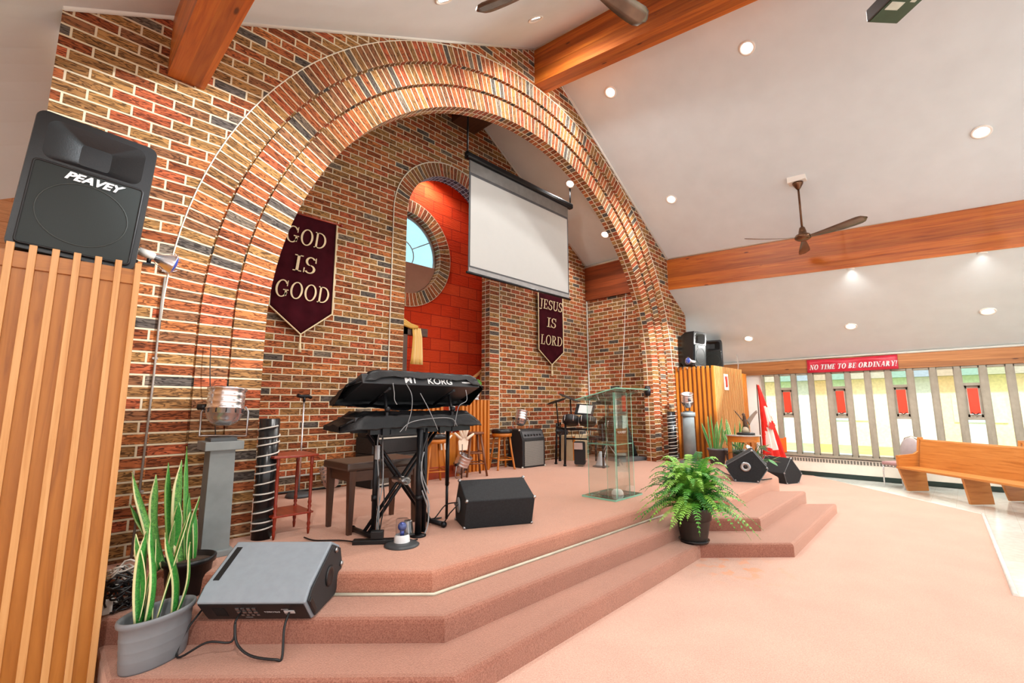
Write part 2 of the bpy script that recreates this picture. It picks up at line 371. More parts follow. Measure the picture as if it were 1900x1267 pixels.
# --- arch wall with its stepped rings
def arch_pts(r, n=72):
    """left foot -> over the top -> right foot, with running length"""
    P = [(XC-r, SZ-.05, SZ-.05)]; m = 14
    for i in range(1, m): P.append((XC-r, SZ+(ZS-SZ)*i/m, SZ+(ZS-SZ)*i/m))
    for i in range(n+1):
        a = math.pi-math.pi*i/n; P.append((XC+r*math.cos(a), ZS+r*math.sin(a), ZS+r*math.pi*i/n))
    for i in range(1, m+1): P.append((XC+r, ZS-(ZS-SZ+.05)*i/m, ZS+r*math.pi+(ZS-SZ)*i/m))
    return P
b = MB()
def topz(x):
    z = roofz(x)-.01
    return min(z, 4.3-.3*(x-9.55)) if x > 9.55 else z
segs = []
L0, L1 = XC-RO, XC+RO
for p, q in ((XL, .1), (.1, .345), (.345, L0)): segs.append((p, q, .3 if p > .3 else 0, .3 if p > .3 else 0))
axs = [XC-RO*math.cos(math.pi*i/72) for i in range(73)]
for p, q in zip(axs, axs[1:]): segs.append((p, q, ZS+math.sqrt(max(0, RO*RO-(p-XC)**2)), ZS+math.sqrt(max(0, RO*RO-(q-XC)**2))))
rx = [L1, 9.55, 9.5501, 9.9, XRt]
for p, q in zip(rx, rx[1:]): segs.append((p, q, .3, .3))
for x0, x1, l0, l1 in segs:
    t0, t1 = topz(x0), topz(x1)
    b.quad([(x0, 0, l0), (x1, 0, l1), (x1, 0, t1), (x0, 0, t0)], [(x0, l0), (x1, l1), (x1, t1), (x0, t0)])
    b.quad([(x1, .27, l1), (x0, .27, l0), (x0, .27, t0), (x1, .27, t1)], [(x1, l1), (x0, l0), (x0, t0), (x1, t1)])
b.quad([(XL, 0, 0), (XL, .27, 0), (XL, .27, topz(XL)), (XL, 0, topz(XL))], [(0, 0), (.27, 0), (.27, 4), (0, 4)])
b.quad([(XRt, .27, 0), (XRt, 0, 0), (XRt, 0, 4.15), (XRt, .27, 4.15)], [(0, 0), (.27, 0), (.27, 4.15), (0, 4.15)])
wall_arch = struct(b.build('wall_front', BRICK, recalc=False))
for k in range(3):
    b = MB(); r1, r0, y = RO-RW*k, RO-RW*(k+1), STEP*k
    GW, GD = .022, .05                       # raked joint between the rings
    A, B_ = arch_pts(r1), arch_pts(r0+(GW if k < 2 else 0)); C_ = arch_pts(r0)
    for i in range(len(A)-1):
        s0, s1 = A[i][2], A[i+1][2]
        s0 += k*2.6*.885*2; s1 += k*2.6*.885*2
        b.quad([(A[i][0], y, A[i][1]), (A[i+1][0], y, A[i+1][1]), (B_[i+1][0], y, B_[i+1][1]), (B_[i][0], y, B_[i][1])],
               [(.2525, s0), (.2525, s1), (.0075, s1), (.0075, s0)], 0)
        q0, q1 = B_[i][2], B_[i+1][2]
        if k < 2:
            for P0, y0, P1, y1 in ((B_, y, B_, y+GD), (B_, y+GD, C_, y+GD), (C_, y+GD, C_, y+STEP)):
                b.quad([(P0[i][0], y0, P0[i][1]), (P0[i+1][0], y0, P0[i+1][1]), (P1[i+1][0], y1, P1[i+1][1]), (P1[i][0], y1, P1[i][1])],
                       [(.03, q0), (.03, q1), (.07, q1), (.07, q0)], 1)
        else:
            b.quad([(B_[i][0], y, B_[i][1]), (B_[i+1][0], y, B_[i+1][1]), (B_[i+1][0], .27, B_[i+1][1]), (B_[i][0], .27, B_[i][1])],
                   [(0.02, q0), (0.02, q1), (.27-y+.02, q1), (.27-y+.02, q0)], 1)
        if k == 2:                           # back of the arch
            b.quad([(B_[i][0], .27, B_[i][1]), (B_[i+1][0], .27, B_[i+1][1]), (arch_pts(RO)[i+1][0], .27, arch_pts(RO)[i+1][1]), (arch_pts(RO)[i][0], .27, arch_pts(RO)[i][1])],
                   [(.26, s0), (.26, s1), (0, s1), (0, s0)], 0)
    o = b.build('trim_%d' % (k+1), [VOUSS, SOFF], recalc=False); struct(o)
# bed joint around the outer ring and the straight joints of the piers
b = MB(); P = arch_pts(RO+.004)
b.tube([(x, -.002, z) for x, z, s in P[14:-14]], .006, 6)
o = struct(b.build('trim_4', pm('mortar_bead', 'DDD6C4', .9)))

# --- back wall of the alcove with the arched niche
NX, NR, NZ = 4.91, .945, 4.74
b = MB()
xs = [XA0, 2.2, 3.4, NX-NR] + [NX-NR*math.cos(math.pi*i/32) for i in range(1, 32)] + [NX+NR, 6.6, 7.6, 8.4, XA1]
def ntop(x): return roofz(x)-.02
for x0, x1 in zip(xs, xs[1:]):
    inn = x0 >= NX-NR-1e-6 and x1 <= NX+NR+1e-6
    l0 = NZ+math.sqrt(max(0, NR*NR-(x0-NX)**2)) if inn else SZ-.06
    l1 = NZ+math.sqrt(max(0, NR*NR-(x1-NX)**2)) if inn else SZ-.06
    b.quad([(x0, YB, l0), (x1, YB, l1), (x1, YB, ntop(x1)), (x0, YB, ntop(x0))], [(x0+.05, l0), (x1+.05, l1), (x1+.05, ntop(x1)), (x0+.05, ntop(x0))])
    b.quad([(x1, YB+.22, l1), (x0, YB+.22, l0), (x0, YB+.22, ntop(x0)), (x1, YB+.22, ntop(x1))], [(x1, l1), (x0, l0), (x0, ntop(x0)), (x1, ntop(x1))])
struct(b.build('wall_back', BRICK, recalc=False))
def niche_pts(r, n=36):
    P = [(NX-r, SZ, SZ)] + [(NX-r, SZ+(NZ-SZ)*i/10, SZ+(NZ-SZ)*i/10) for i in range(1, 10)]
    P += [(NX-r*math.cos(math.pi*i/n), NZ+r*math.sin(math.pi*i/n), NZ+r*math.pi*i/n) for i in range(n+1)]
    P += [(NX+r, NZ-(NZ-SZ)*i/10, NZ+r*math.pi+(NZ-SZ)*i/10) for i in range(1, 11)]
    return P
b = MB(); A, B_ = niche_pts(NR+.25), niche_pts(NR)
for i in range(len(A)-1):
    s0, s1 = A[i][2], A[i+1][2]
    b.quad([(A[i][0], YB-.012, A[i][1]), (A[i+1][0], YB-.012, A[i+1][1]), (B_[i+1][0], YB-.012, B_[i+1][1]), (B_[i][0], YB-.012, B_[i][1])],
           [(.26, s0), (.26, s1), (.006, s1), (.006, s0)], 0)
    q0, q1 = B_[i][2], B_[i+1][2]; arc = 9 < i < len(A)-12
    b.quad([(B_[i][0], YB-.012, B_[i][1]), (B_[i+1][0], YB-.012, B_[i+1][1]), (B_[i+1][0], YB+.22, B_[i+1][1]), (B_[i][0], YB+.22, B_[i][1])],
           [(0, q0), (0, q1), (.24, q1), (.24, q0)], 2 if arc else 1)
struct(b.build('trim_5', [VOUSS, SOFF, BLUELIT], recalc=False))
b = MB(); b.tube([(x, YB-.014, z) for x, z, s in niche_pts(NR+.256)], .008, 6)
struct(b.build('trim_6', _m['mortar_bead']))
# --- red block wall behind the niche with the round window
RY, WX, WZ, WR = 3.0, 4.62, 4.5, .83
b = MB(); n = 48
ring = [(WX+WR*math.cos(2*math.pi*i/n), WZ+WR*math.sin(2*math.pi*i/n)) for i in range(n)]
def edge(a):
    c, s_ = math.cos(a), math.sin(a); k = min(2.6/abs(c) if abs(c) > 1e-6 else 99, 4.2/abs(s_) if abs(s_) > 1e-6 else 99)
    return (WX+c*k, max(.3, WZ+s_*k))
for i in range(n):
    a0, a1 = 2*math.pi*i/n, 2*math.pi*(i+1)/n
    p, q, r_, s_ = ring[i], ring[(i+1) % n], edge(a1), edge(a0)
    b.quad([(p[0], RY, p[1]), (s_[0], RY, s_[1]), (r_[0], RY, r_[1]), (q[0], RY, q[1])], [p, s_, r_, q])
struct(b.build('wall_niche', BLOCK, recalc=False))
b = MB()
for x, sg in ((3.2, 1), (7.2, -1)):
    b.quad([(x, YB+.22, SZ), (x, RY, SZ), (x, RY, 8.2), (x, YB+.22, 8.2)], [(0, 0), (.9, 0), (.9, 7.9), (0, 7.9)])
b.quad([(3.2, YB+.22, 6.3), (7.2, YB+.22, 6.3), (7.2, RY, 6.3), (3.2, RY, 6.3)], [(0, 0), (4, 0), (4, .9), (0, .9)])
b.quad([(3.2, YB+.2, .4), (7.2, YB+.2, .4), (7.2, RY, .4), (3.2, RY, .4)], [(0, 0), (4, 0), (4, .9), (0, .9)])
struct(b.build('wall_niche_side', BLOCK, recalc=False))
b = MB()
for i in range(n):
    a0, a1 = 2*math.pi*i/n, 2*math.pi*(i+1)/n
    def pt(r, a, y): return (WX+r*math.cos(a), y, WZ+r*math.sin(a))
    r0, r1 = WR-.01, WR+.25
    b.quad([pt(r1, a0, RY-.05), pt(r1, a1, RY-.05), pt(r0, a1, RY-.05), pt(r0, a0, RY-.05)], [(.26, a0*.97), (.26, a1*.97), (.006, a1*.97), (.006, a0*.97)])
    b.quad([pt(r0, a0, RY-.05), pt(r0, a1, RY-.05), pt(r0, a1, RY+.2), pt(r0, a0, RY+.2)], [(0, a0*.97), (0, a1*.97), (.25, a1*.97), (.25, a0*.97)])
    b.quad([pt(r1, a0, RY), pt(r1, a1, RY), pt(r1, a1, RY-.05), pt(r1, a0, RY-.05)], [(0, a0), (0, a1), (.05, a1), (.05, a0)])
struct(b.build('trim_7', VOUSS, recalc=False))
win = thing('round_window', 'round window with pale blue panes in the red block wall', 'window', (WX, RY+.14, WZ)); win['kind'] = 'structure'; win.name = 'window_1'
b = MB()
b.tube([((WR-.03)*math.cos(2*math.pi*i/48), 0, (WR-.03)*math.sin(2*math.pi*i/48)) for i in range(48)], .03, 8, closed=True)
for i in range(6):
    a = math.pi*i/3+.52; b.box((.55*math.cos(a), 0, .55*math.sin(a)), (.5, .02, .02), (0, -a, 0))
b.tube([(.3*math.cos(2*math.pi*i/24), 0, .3*math.sin(2*math.pi*i/24)) for i in range(24)], .012, 6, closed=True)
b.build('window_frame', pm('grey_window_frame', 'A9A6A0', .5), win)
b = MB(); b.lathe([(0, 0), (WR-.02, 0)], (0, .01, 0), 40, axis=(0, 1, 0))
b.build('window_pane', glass_mat('blue_glass', (.36, .72, .88, 1)), win)
b = MB(); pts = [(.81*math.cos(a), .81*math.sin(a)) for a in [math.pi*(1.06+.88*i/20) for i in range(21)]]
b.prism(pts, -.05, -.03, 'Y')
b.build('blackout_board', pm('brown_board', '9C6F58', .8, var=.06), win)

def alcz(x, y=0): return 7.43-.6293*(x-5.1)
# --- alcove side walls
for nm, x in (('wall_alcove_right', XA1), ('wall_alcove_left', XA0)):
    b = MB(); zt = roofz(x)+.02
    b.quad([(x, .27, SZ-.06), (x, YB, SZ-.06), (x, YB, zt), (x, .27, zt)], [(.0, .3), (YB-.27, .3), (YB-.27, zt), (0, zt)])
    d = .08 if x > 5 else -.08
    b.quad([(x+d, .27, SZ-.06), (x+d, YB, SZ-.06), (x+d, YB, zt), (x+d, .27, zt)], [(.0, .3), (YB-.27, .3), (YB-.27, zt), (0, zt)])
    struct(b.build(nm, BRICK, recalc=False))
b = MB(); b.box((9.045, 1.085, 4.48), (.05, 1.62, .84))
struct(b.build('beam_trim_alcove', wood_mat('dark_cedar', '7E3A1A', '924822', '60280E', .45, lam=.11)))
b = MB()
for i in range(8):
    for x0, x1 in ((XA0-.1, 5.1), (5.1, 9.3)):
        pass
b.quad([(XA0-.1, .27, roofz(XA0-.1)), (5.1, .27, roofz(5.0999)), (5.1, YB+.3, roofz(5.0999)), (XA0-.1, YB+.3, roofz(XA0-.1))])
b.quad([(5.1, .27, alcz(5.1)), (9.2, .27, alcz(9.2)), (9.2, YB+.3, alcz(9.2)), (5.1, YB+.3, alcz(5.1))])
struct(b.build('ceiling_alcove', CEIL))
b = MB(); b.box((5.15, 1.1, 6.99), (.56, 1.62, .34)); struct(b.build('beam_trim_alcove_ridge', DARKW))

# --- roof over the nave: left slope, right slope, lower right slope
YE = -9.0
def slope(name, fn, x0, x1, nx=6, ny=6):
    b = MB()
    for i in range(nx):
        for j in range(ny):
            xa, xb = x0+(x1-x0)*i/nx, x0+(x1-x0)*(i+1)/nx; ya, yb = YE*j/ny, YE*(j+1)/ny
            b.quad([(xa, ya, fn(xa, ya)), (xb, ya, fn(xb, ya)), (xb, yb, fn(xb, yb)), (xa, yb, fn(xa, yb))], smooth=True)
    bmesh.ops.remove_doubles(b.b, verts=b.b.verts, dist=1e-4)
    return struct(b.build(name, CEIL))
slope('ceiling_left', roofy, -4, 5.09)
slope('ceiling_right', roofy, 5.11, 9.51)
def lowr(x, y): z0 = 4.08+.064*y; return z0+(2.56-z0)*(x-9.52)/(12.06-9.52)
slope('ceiling_lower', lowr, 9.5, 12.2)
b = MB(); b.quad([(9.5, 0, 4.08), (12.2, 0, 2.5), (12.2, 3, 2.5), (9.5, 3, 4.08)]); struct(b.build('ceiling_lower_back', CEIL))
def beam(name, pts0, pts1, mat=CEDAR):
    """box between two end sections of four corner points"""
    b = MB(); L_ = (Vector(pts1[0])-Vector(pts0[0])).length
    n_ = 4; v = 0
    for i in range(4):
        j = (i+1) % 4; d = (Vector(pts0[i])-Vector(pts0[j])).length
        b.quad([pts0[i], pts0[j], pts1[j], pts1[i]], [(0, v), (0, v+d), (L_, v+d), (L_, v)]); v += d+.013
    b.quad(pts0[::-1], [(0, 0), (0, .3), (.05, .3), (.05, 0)]); b.quad(pts1, [(0, 0), (0, .3), (.05, .3), (.05, 0)])
    return struct(b.build(name, mat))
def sec(x0, x1, z0, z1, y): return [(x0, y, z0), (x1, y, z0), (x1, y, z1), (x0, y, z1)]
beam('beam_trim_ridge', sec(5.08, 5.37, 6.69, 7.6, .0), sec(5.08, 5.37, 6.69-.155*9, 7.5-.15*9, YE))
beam('beam_trim_right', sec(9.495, 9.62, 4.075, 4.78, .0), sec(9.495, 9.62, 4.075-.064*9, 4.8-.066*9, YE))
beam('beam_trim_left', sec(.453, .716, 4.268, 5.0, .0), sec(.453, .716, 4.268-.06*9, 5.0-.06*9, YE))
# white strips where the roof meets brick and beams
def strip(name, p, q, w=.05, t=.03): 
    b = MB(); p, q = Vector(p), Vector(q); m = (p+q)/2; d = q-p
    b.tube([p, q], w/2, 4); return struct(b.build(name, GREYTRIM))
strip('trim_8', (XL, -.02, roofz(XL)), (5.08, -.02, roofz(5.08))); strip('trim_9', (5.4, -.02, roofz(5.4)), (9.5, -.02, roofz(9.5)))
strip('trim_10', (9.49, 0, 4.79), (9.49, YE, 4.8-.066*9), .06)
strip('trim_11', (5.07, 0, roofz(5.07)), (5.07, YE, roofz(5.07)-.15*9), .05)
strip('trim_12', (5.4, YB-.02, alcz(5.4)-.005), (9.05, YB-.02, alcz(9.05)-.005), .05)
strip('trim_17', (9.02, .27, 4.9), (9.02, YB, 4.9), .05)
b = MB(); b.quad([(9.495, -.01, 4.073), (9.62, -.01, 4.073), (9.62, YE, 4.073-.064*9), (9.495, YE, 4.073-.064*9)]); struct(b.build('trim_16', GREYTRIM))
# --- left side room beyond the arch wall
b = MB(); b.quad([(-4, 1.6, 0), (XL, 1.6, 0), (XL, 1.6, 6), (-4, 1.6, 6)], [(0, 0), (3.8, 0), (3.8, 6), (0, 6)])
b.quad([(XL+.01, .27, 0), (XL+.01, 1.6, 0), (XL+.01, 1.6, 4.3), (XL+.01, .27, 4.3)], [(0, 0), (1.3, 0), (1.3, 4.3), (0, 4.3)])
struct(b.build('wall_left', TANBLOCK, recalc=False))
b = MB(); N_ = 10
for i in range(N_):   # ceiling of that room, coved down to its wall
    def cz(t): return (0.0+1.6*t, -.9*t**2.5)
    (y0, z0), (y1, z1) = cz(i/N_), cz((i+1)/N_)
    b.quad([(-4, y0, roofz(-4)+z0), (XL, y0, roofz(XL)+z0), (XL, y1, roofz(XL)+z1), (-4, y1, roofz(-4)+z1)], smooth=True)
struct(b.build('ceiling_side', CEIL))
# --- floor
def tile_mat():
    m, nt, N, L, B = newmat('floor_tile'); v = tex_coord(N, L)
    k = N.new('ShaderNodeTexBrick'); k.offset = 0; k.inputs['Scale'].default_value = 1; k.inputs['Brick Width'].default_value = .3; k.inputs['Row Height'].default_value = .3
    k.inputs['Mortar Size'].default_value = .0015; k.inputs['Color1'].default_value = lin('D8DCD4'); k.inputs['Color2'].default_value = lin('E2E5DE'); k.inputs['Mortar'].default_value = lin('C2C0AC'); L.new(v, k.inputs['Vector'])
    L.new(mixc(N, L, k.outputs['Color'], ramp(N, L, noise(N, L, v, 14, 5), [(.35, (.93, .92, .9, 1)), (.65, (1.04, 1.04, 1.03, 1))]), 1.0, 'MULTIPLY'), B.inputs['Base Color'])
    B.inputs['Roughness'].default_value = .12; return m
b = MB(); b.quad([(-6, -9, -.004), (12.3, -9, -.004), (12.3, 3, -.004), (-6, 3, -.004)]); struct(b.build('floor', tile_mat()))
FLOORC = CARPET.copy(); FLOORC.name = 'stained_pink_carpet'
nt = FLOORC.node_tree; N, L = nt.nodes, nt.links; B = N['Principled BSDF']; src = B.inputs['Base Color'].links[0].from_socket
tc = N.new('ShaderNodeTexCoord'); vm = N.new('ShaderNodeVectorMath'); vm.operation = 'DISTANCE'; vm.inputs[1].default_value = (4.75, -2.75, 0); L.new(tc.outputs['Object'], vm.inputs[0])
fa_ = ramp(N, L, vm.outputs['Value'], [(.1, (1, 1, 1, 1)), (.55, (0, 0, 0, 1))]); nz = ramp(N, L, noise(N, L, tc.outputs['Object'], 7, 2), [(.52, (0, 0, 0, 1)), (.62, (.75, .75, .75, 1))])
L.new(mixc(N, L, src, lin('F08A3C'), mixc(N, L, fa_, nz, 1.0, 'MULTIPLY')), B.inputs['Base Color'])
b = MB(); b.prism([(-6, -9), (6.4, -9), (6.4, -5.9), (5.62, -4.6), (9.41, -4.48), (12.0, -1.9), (12.0, .1), (-6, .1)], -.003, .006)
struct(b.build('floor_carpet', FLOORC))
b = MB(); b.tube([(5.62, -4.6, .008), (9.41, -4.48, .008)], .02, 6); b.tube([(9.41, -4.48, .004), (12.0, -1.9, .004)], .006, 6)
struct(b.build('trim_13', pm('edge_strip', 'E8E6DE', .4)))
# --- carpeted stage, three levels
stage = thing('carpeted_stage', 'pink carpeted stage with two steps along its angled front', 'stage', (4, -1, 0))
def level(name, poly, z0, z1, par):
    b = MB(); P = [(x-4, y+1) for x, y in poly]; n_ = len(P)
    # rounded nosing: profile inset at the top
    prof = [(0, z0), (0, z1-.035), (.008, z1-.014), (.025, z1-.003), (.05, z1)]
    def inset(d):
        out = []
        for i in range(n_):
            p0, p1, p2 = Vector(P[i-1]), Vector(P[i]), Vector(P[(i+1) % n_])
            e1, e2 = (p1-p0).normalized(), (p2-p1).normalized(); n1, n2 = Vector((-e1.y, e1.x)), Vector((-e2.y, e2.x))
            m_ = (n1+n2); m_ = m_/max(.3, m_.dot(n1)); out.append(p1+m_*d)
        return out
    rings = [[b.v((q.x, q.y, z)) for q in inset(d)] for d, z in prof]
    for A, B2 in zip(rings, rings[1:]):
        for i in range(n_):
            j = (i+1) % n_; b._f([A[i], A[j], B2[j], B2[i]], None, False)
    b._f(rings[-1]); 
    return b.build(name, STAGEC if name == 'platform' else STEPC, par)
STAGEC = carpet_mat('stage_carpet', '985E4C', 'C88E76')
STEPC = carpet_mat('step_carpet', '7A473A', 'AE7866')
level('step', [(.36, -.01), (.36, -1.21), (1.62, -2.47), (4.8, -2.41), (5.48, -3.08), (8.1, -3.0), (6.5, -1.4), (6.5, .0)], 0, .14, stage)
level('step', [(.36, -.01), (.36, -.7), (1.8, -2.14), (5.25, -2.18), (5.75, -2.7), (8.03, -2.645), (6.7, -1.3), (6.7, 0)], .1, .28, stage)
level('platform', [(.36, -.01), (.36, -.21), (1.95, -1.8), (5.4, -1.85), (5.9, -2.33), (8.25, -2.24), (9.9, -1.35), (9.9, -.01), (9.06, -.01), (9.06, 1.89), (1.01, 1.89), (1.01, -.01)], .2, SZ, stage)
b = MB(); b.tube([(x-4, y+1, .288) for x, y in ((.9, -.77), (1.94, -1.83), (5.1, -1.88))], .012, 6)
b.build('metal_edging', pm('edging', 'C9C4B0', .4, .3), stage)

# --- window wall on the right
def wx(y): return 12.06
SILL, HEAD, BTOP = .45, 2.25, 2.57
b = MB(); x = 12.06
def rect(y0, y1, z0, z1): b.quad([(x, y0, z0), (x, y1, z0), (x, y1, z1), (x, y0, z1)]); b.quad([(x+.2, y0, z0), (x+.2, y1, z0), (x+.2, y1, z1), (x+.2, y0, z1)])
rect(-9, 3, -.01, SILL); rect(-9, 3, HEAD, 2.7); rect(-1.02, 3, SILL, HEAD); b.quad([(x, -9, SILL), (x, -1.02, SILL), (x+.2, -1.02, SILL), (x+.2, -9, SILL)])
b.quad([(x, -9, HEAD), (x, -1.02, HEAD), (x+.2, -1.02, HEAD), (x+.2, -9, HEAD)]); b.quad([(x, -1.02, SILL), (x, -1.02, HEAD), (x+.2, -1.02, HEAD), (x+.2, -1.02, SILL)])
struct(b.build('wall_right', WHITE))
beam('beam_trim_window', [(12.055, 2, HEAD+.005), (11.98, 2, HEAD+.005), (11.98, 2, BTOP-.01), (12.055, 2, BTOP-.01)], [(12.055, YE, HEAD+.005), (11.98, YE, HEAD+.005), (11.98, YE, BTOP-.03), (12.055, YE, BTOP-.03)],
     wood_mat('weathered_cedar', 'A9703E', 'BC8450', '8A5428', .5, lam=.1))
strip('trim_14', (11.97, 2, BTOP+.0), (11.97, YE, BTOP-.0), .05)
b = MB(); b.box((12.045, -3.5, .06), (.03, 11, .12)); struct(b.build('baseboard_right', pm('dark_vinyl_base', '2F4440', .5)))
FRAME = pm('weathered_window_frame', '968E7E', .6, var=.1)
GLASS = {'y': glass_mat('yellow_glass', (.92, .92, .7, 1)), 'g': glass_mat('green_glass', (.55, .9, .72, 1)), 'b': glass_mat('pale_blue_glass', (.66, .86, .95, 1)), 'a': glass_mat('amber_glass', (.92, .8, .56, 1)), 'l': glass_mat('lime_glass', (.84, .93, .6, 1))}
REDV = pm('red_vent_panel', 'F0452C', .5, var=.06)
kinds = ['y', 'v', 'b', 'a', 'v', 'y', 'y', 'v', 'b', 'a', 'v', 'l', 'y', 'v', 'b', 'a', 'v', 'y', 'l', 'v', 'b', 'a', 'v']
PW = .338
for i, k in enumerate(kinds):
    y1 = -1.02-PW*i; y0 = y1-PW; ym = (y0+y1)/2
    wn = thing('window', 'narrow window', 'window', (12.06, ym, SILL)); wn.name = 'window_%d' % (i+2); wn['kind'] = 'structure'
    b = MB(); H_ = HEAD-SILL
    for s_ in (-1, 1): b.box((-.005, s_*(PW/2-.022), H_/2), (.13, .044, H_)); b.box((-.05, s_*(PW/2-.05), H_/2), (.02, .02, H_))
    b.box((-.0, 0, .02), (.12, PW-.08, .04)); b.box((0, 0, H_-.02), (.12, PW-.08, .04))
    if k == 'v':
        b.box((0, 0, 1.46), (.1, PW-.08, .05)); b.box((0, 0, .83), (.1, PW-.08, .05))
        for s_ in (-1, 1): b.box((0.02, s_*.1, 1.145), (.06, .05, .6))
        b.box((.02, 0, 1.41), (.06, .2, .05)); b.box((.02, 0, .88), (.06, .2, .05))
    b.build('window_frame', FRAME, wn)
    if k == 'v':
        b = MB(); b.quad([(.03, -.14, 1.485), (.03, .14, 1.485), (.03, .14, H_-.03), (.03, -.14, H_-.03)]); b.build('window_pane', GLASS['g'], wn)
        b = MB(); b.quad([(.03, -.14, .04), (.03, .14, .04), (.03, .14, .81), (.03, -.14, .81)]); b.build('window_pane', GLASS['b'], wn)
        b = MB(); b.box((-.012, 0, 1.15), (.012, .145, .47), (0, -.06, 0)); vp = b.build('vent_panel', REDV, wn); vp['label'] = 'red vent panel'
        b = MB(); b.tube([(-.03, -.05, .93), (-.06, 0, .9), (-.03, .05, .935)], .009, 6); b.build('vent_handle', BLACKM, wn)
    else:
        b = MB(); b.quad([(.03, -.15, .03), (.03, .15, .03), (.03, .15, H_-.03), (.03, -.15, H_-.03)]); b.build('window_pane', GLASS[k], wn)
b = MB(); b.box((12.0, -4.0, SILL-.01), (.16, 6.2, .04)); struct(b.build('trim_15', FRAME))
# convector heater under the sill
ht = thing('baseboard_heater', 'long cream baseboard heater under the coloured windows', 'heater', (12.0, -4.2, 0))
b = MB(); b.box((0, 0, .25), (.1, 5.6, .3), bev=.008); b.build('heater_case', pm('cream_enamel', 'E4DED0', .5, var=.03), ht)
b = MB()
for i in range(100): b.box((-.052, 2.7-i*.054, .345), (.006, .034, .07))
b.build('heater_grille', pm('grille_dark', '6E6A62', .6), ht)
# outside: lawn, hedge, pale brick building, a parked car
b = MB(); b.quad([(12.3, -40, -.4), (60, -40, -.4), (60, 30, -.4), (12.3, 30, -.4)]); o = struct(b.build('ground_lawn', pm('lawn', 'B4C878', .9, var=.2, scale=3)))
b = MB(); b.quad([(17, -40, -.39), (23, -40, -.39), (23, 30, -.39), (17, 30, -.39)]); o = struct(b.build('ground_street', pm('asphalt', 'B9B4B0', .9)))
bl = thing('neighbour_house', 'pale pink house across the street seen through the coloured windows', 'building', (30, -2, -.4))
b = MB(); b.box((0, 0, 1.6), (4, 30, 3.2)); b.build('house_wall', pm('pink_siding', 'F0D8CC', .9), bl)
b = MB(); b.prism([(-2.6, 3.2), (2.6, 3.2), (0, 5)], -15.5, 15.5, 'Y'); b.build('house_roof', pm('shingles', '8C8A8A', .9), bl)
for i in range(6):
    b = MB(); b.box((-2.03, -12+i*4.6, 1.8), (.06, 1.6, 1.2)); b.build('house_window', pm('house_glass', 'C4CCD4', .3), bl)
# ================================================================ lamps of the room, with a few added unseen lights
def nrm(fn, x, y):
    e = .05; dx = (fn(x+e, y)-fn(x-e, y))/(2*e); dy = (fn(x, y+e)-fn(x, y-e))/(2*e)
    return Vector((dx, dy, -1)).normalized()
def beamz(x, y): return 4.073+.064*y
LAMP = glow('lamp_glow', (1, .95, .86, 1), 14)
def downlight(fn, x, y, label, power=120, vis=True, r=.075, spot=None):
    p = Vector((x, y, fn(x, y))); n_ = nrm(fn, x, y)
    t = thing('downlight', label, 'ceiling light', p, 0, 'recessed downlights in the ceiling')
    q = n_.to_track_quat('Z', 'Y')
    b = MB(); b.lathe([(r+.03, .0), (r+.03, .012), (r+.008, .016), (r, .004), (r-.01, -.0)], (0, 0, 0), 24, axis=n_); b.build('trim_ring', WHITE, t)
    b = MB(); b.lathe([(0, .006), (r-.012, .006), (r-.006, .001)], (0, 0, 0), 24, axis=n_); b.build('lamp_face', LAMP, t)
    ld = bpy.data.lights.new('downlight_beam', 'SPOT'); ld.energy = power; ld.spot_size = R(158); ld.spot_blend = .5; ld.shadow_soft_size = .07; ld.color = (1, .98, .95)
    lo = bpy.data.objects.new('downlight_beam', ld); col.objects.link(lo); lo.parent = t; lo.location = n_*.05
    lo.rotation_euler = n_.to_track_quat('-Z', 'Y').to_euler()
    return t
downlight(roofy, 6.29, -2.82, 'glaring downlight on the high ceiling above the ridge beam end of the fan blade')
downlight(roofy, 6.15, -.75, 'downlight on the high white ceiling closest to the brick arch top')
downlight(roofy, 8.18, -.78, 'downlight low on the high white ceiling, close to the right flank of the arch')
downlight(roofy, 8.28, -4.97, 'oval looking downlight on the white ceiling at the right edge of the photo')
downlight(lowr, 11.2, -1.06, 'downlight on the low ceiling just above the loudspeakers on the slatted screen')
downlight(lowr, 11.07, -2.99, 'downlight on the low ceiling above the red banner')
downlight(lowr, 10.96, -4.88, 'downlight on the low ceiling above the right end of the windows')
downlight(beamz, 9.557, -3.28, 'tiny downlight in the white underside of the cedar beam, below the ceiling fan', r=.03)
downlight(beamz, 9.557, -4.86, 'tiny downlight in the white underside of the cedar beam near the right edge', r=.03)
downlight(roofy, 4.15, -.85, 'downlight on the left ceiling slope over the arch, beside the ridge beam')
downlight(alcz, 7.22, .93, 'downlight inside the arch over the right hook of the projection screen', 100)
downlight(alcz, 8.44, .91, 'downlight inside the arch low on the sloped ceiling, right of the projection screen', 100)
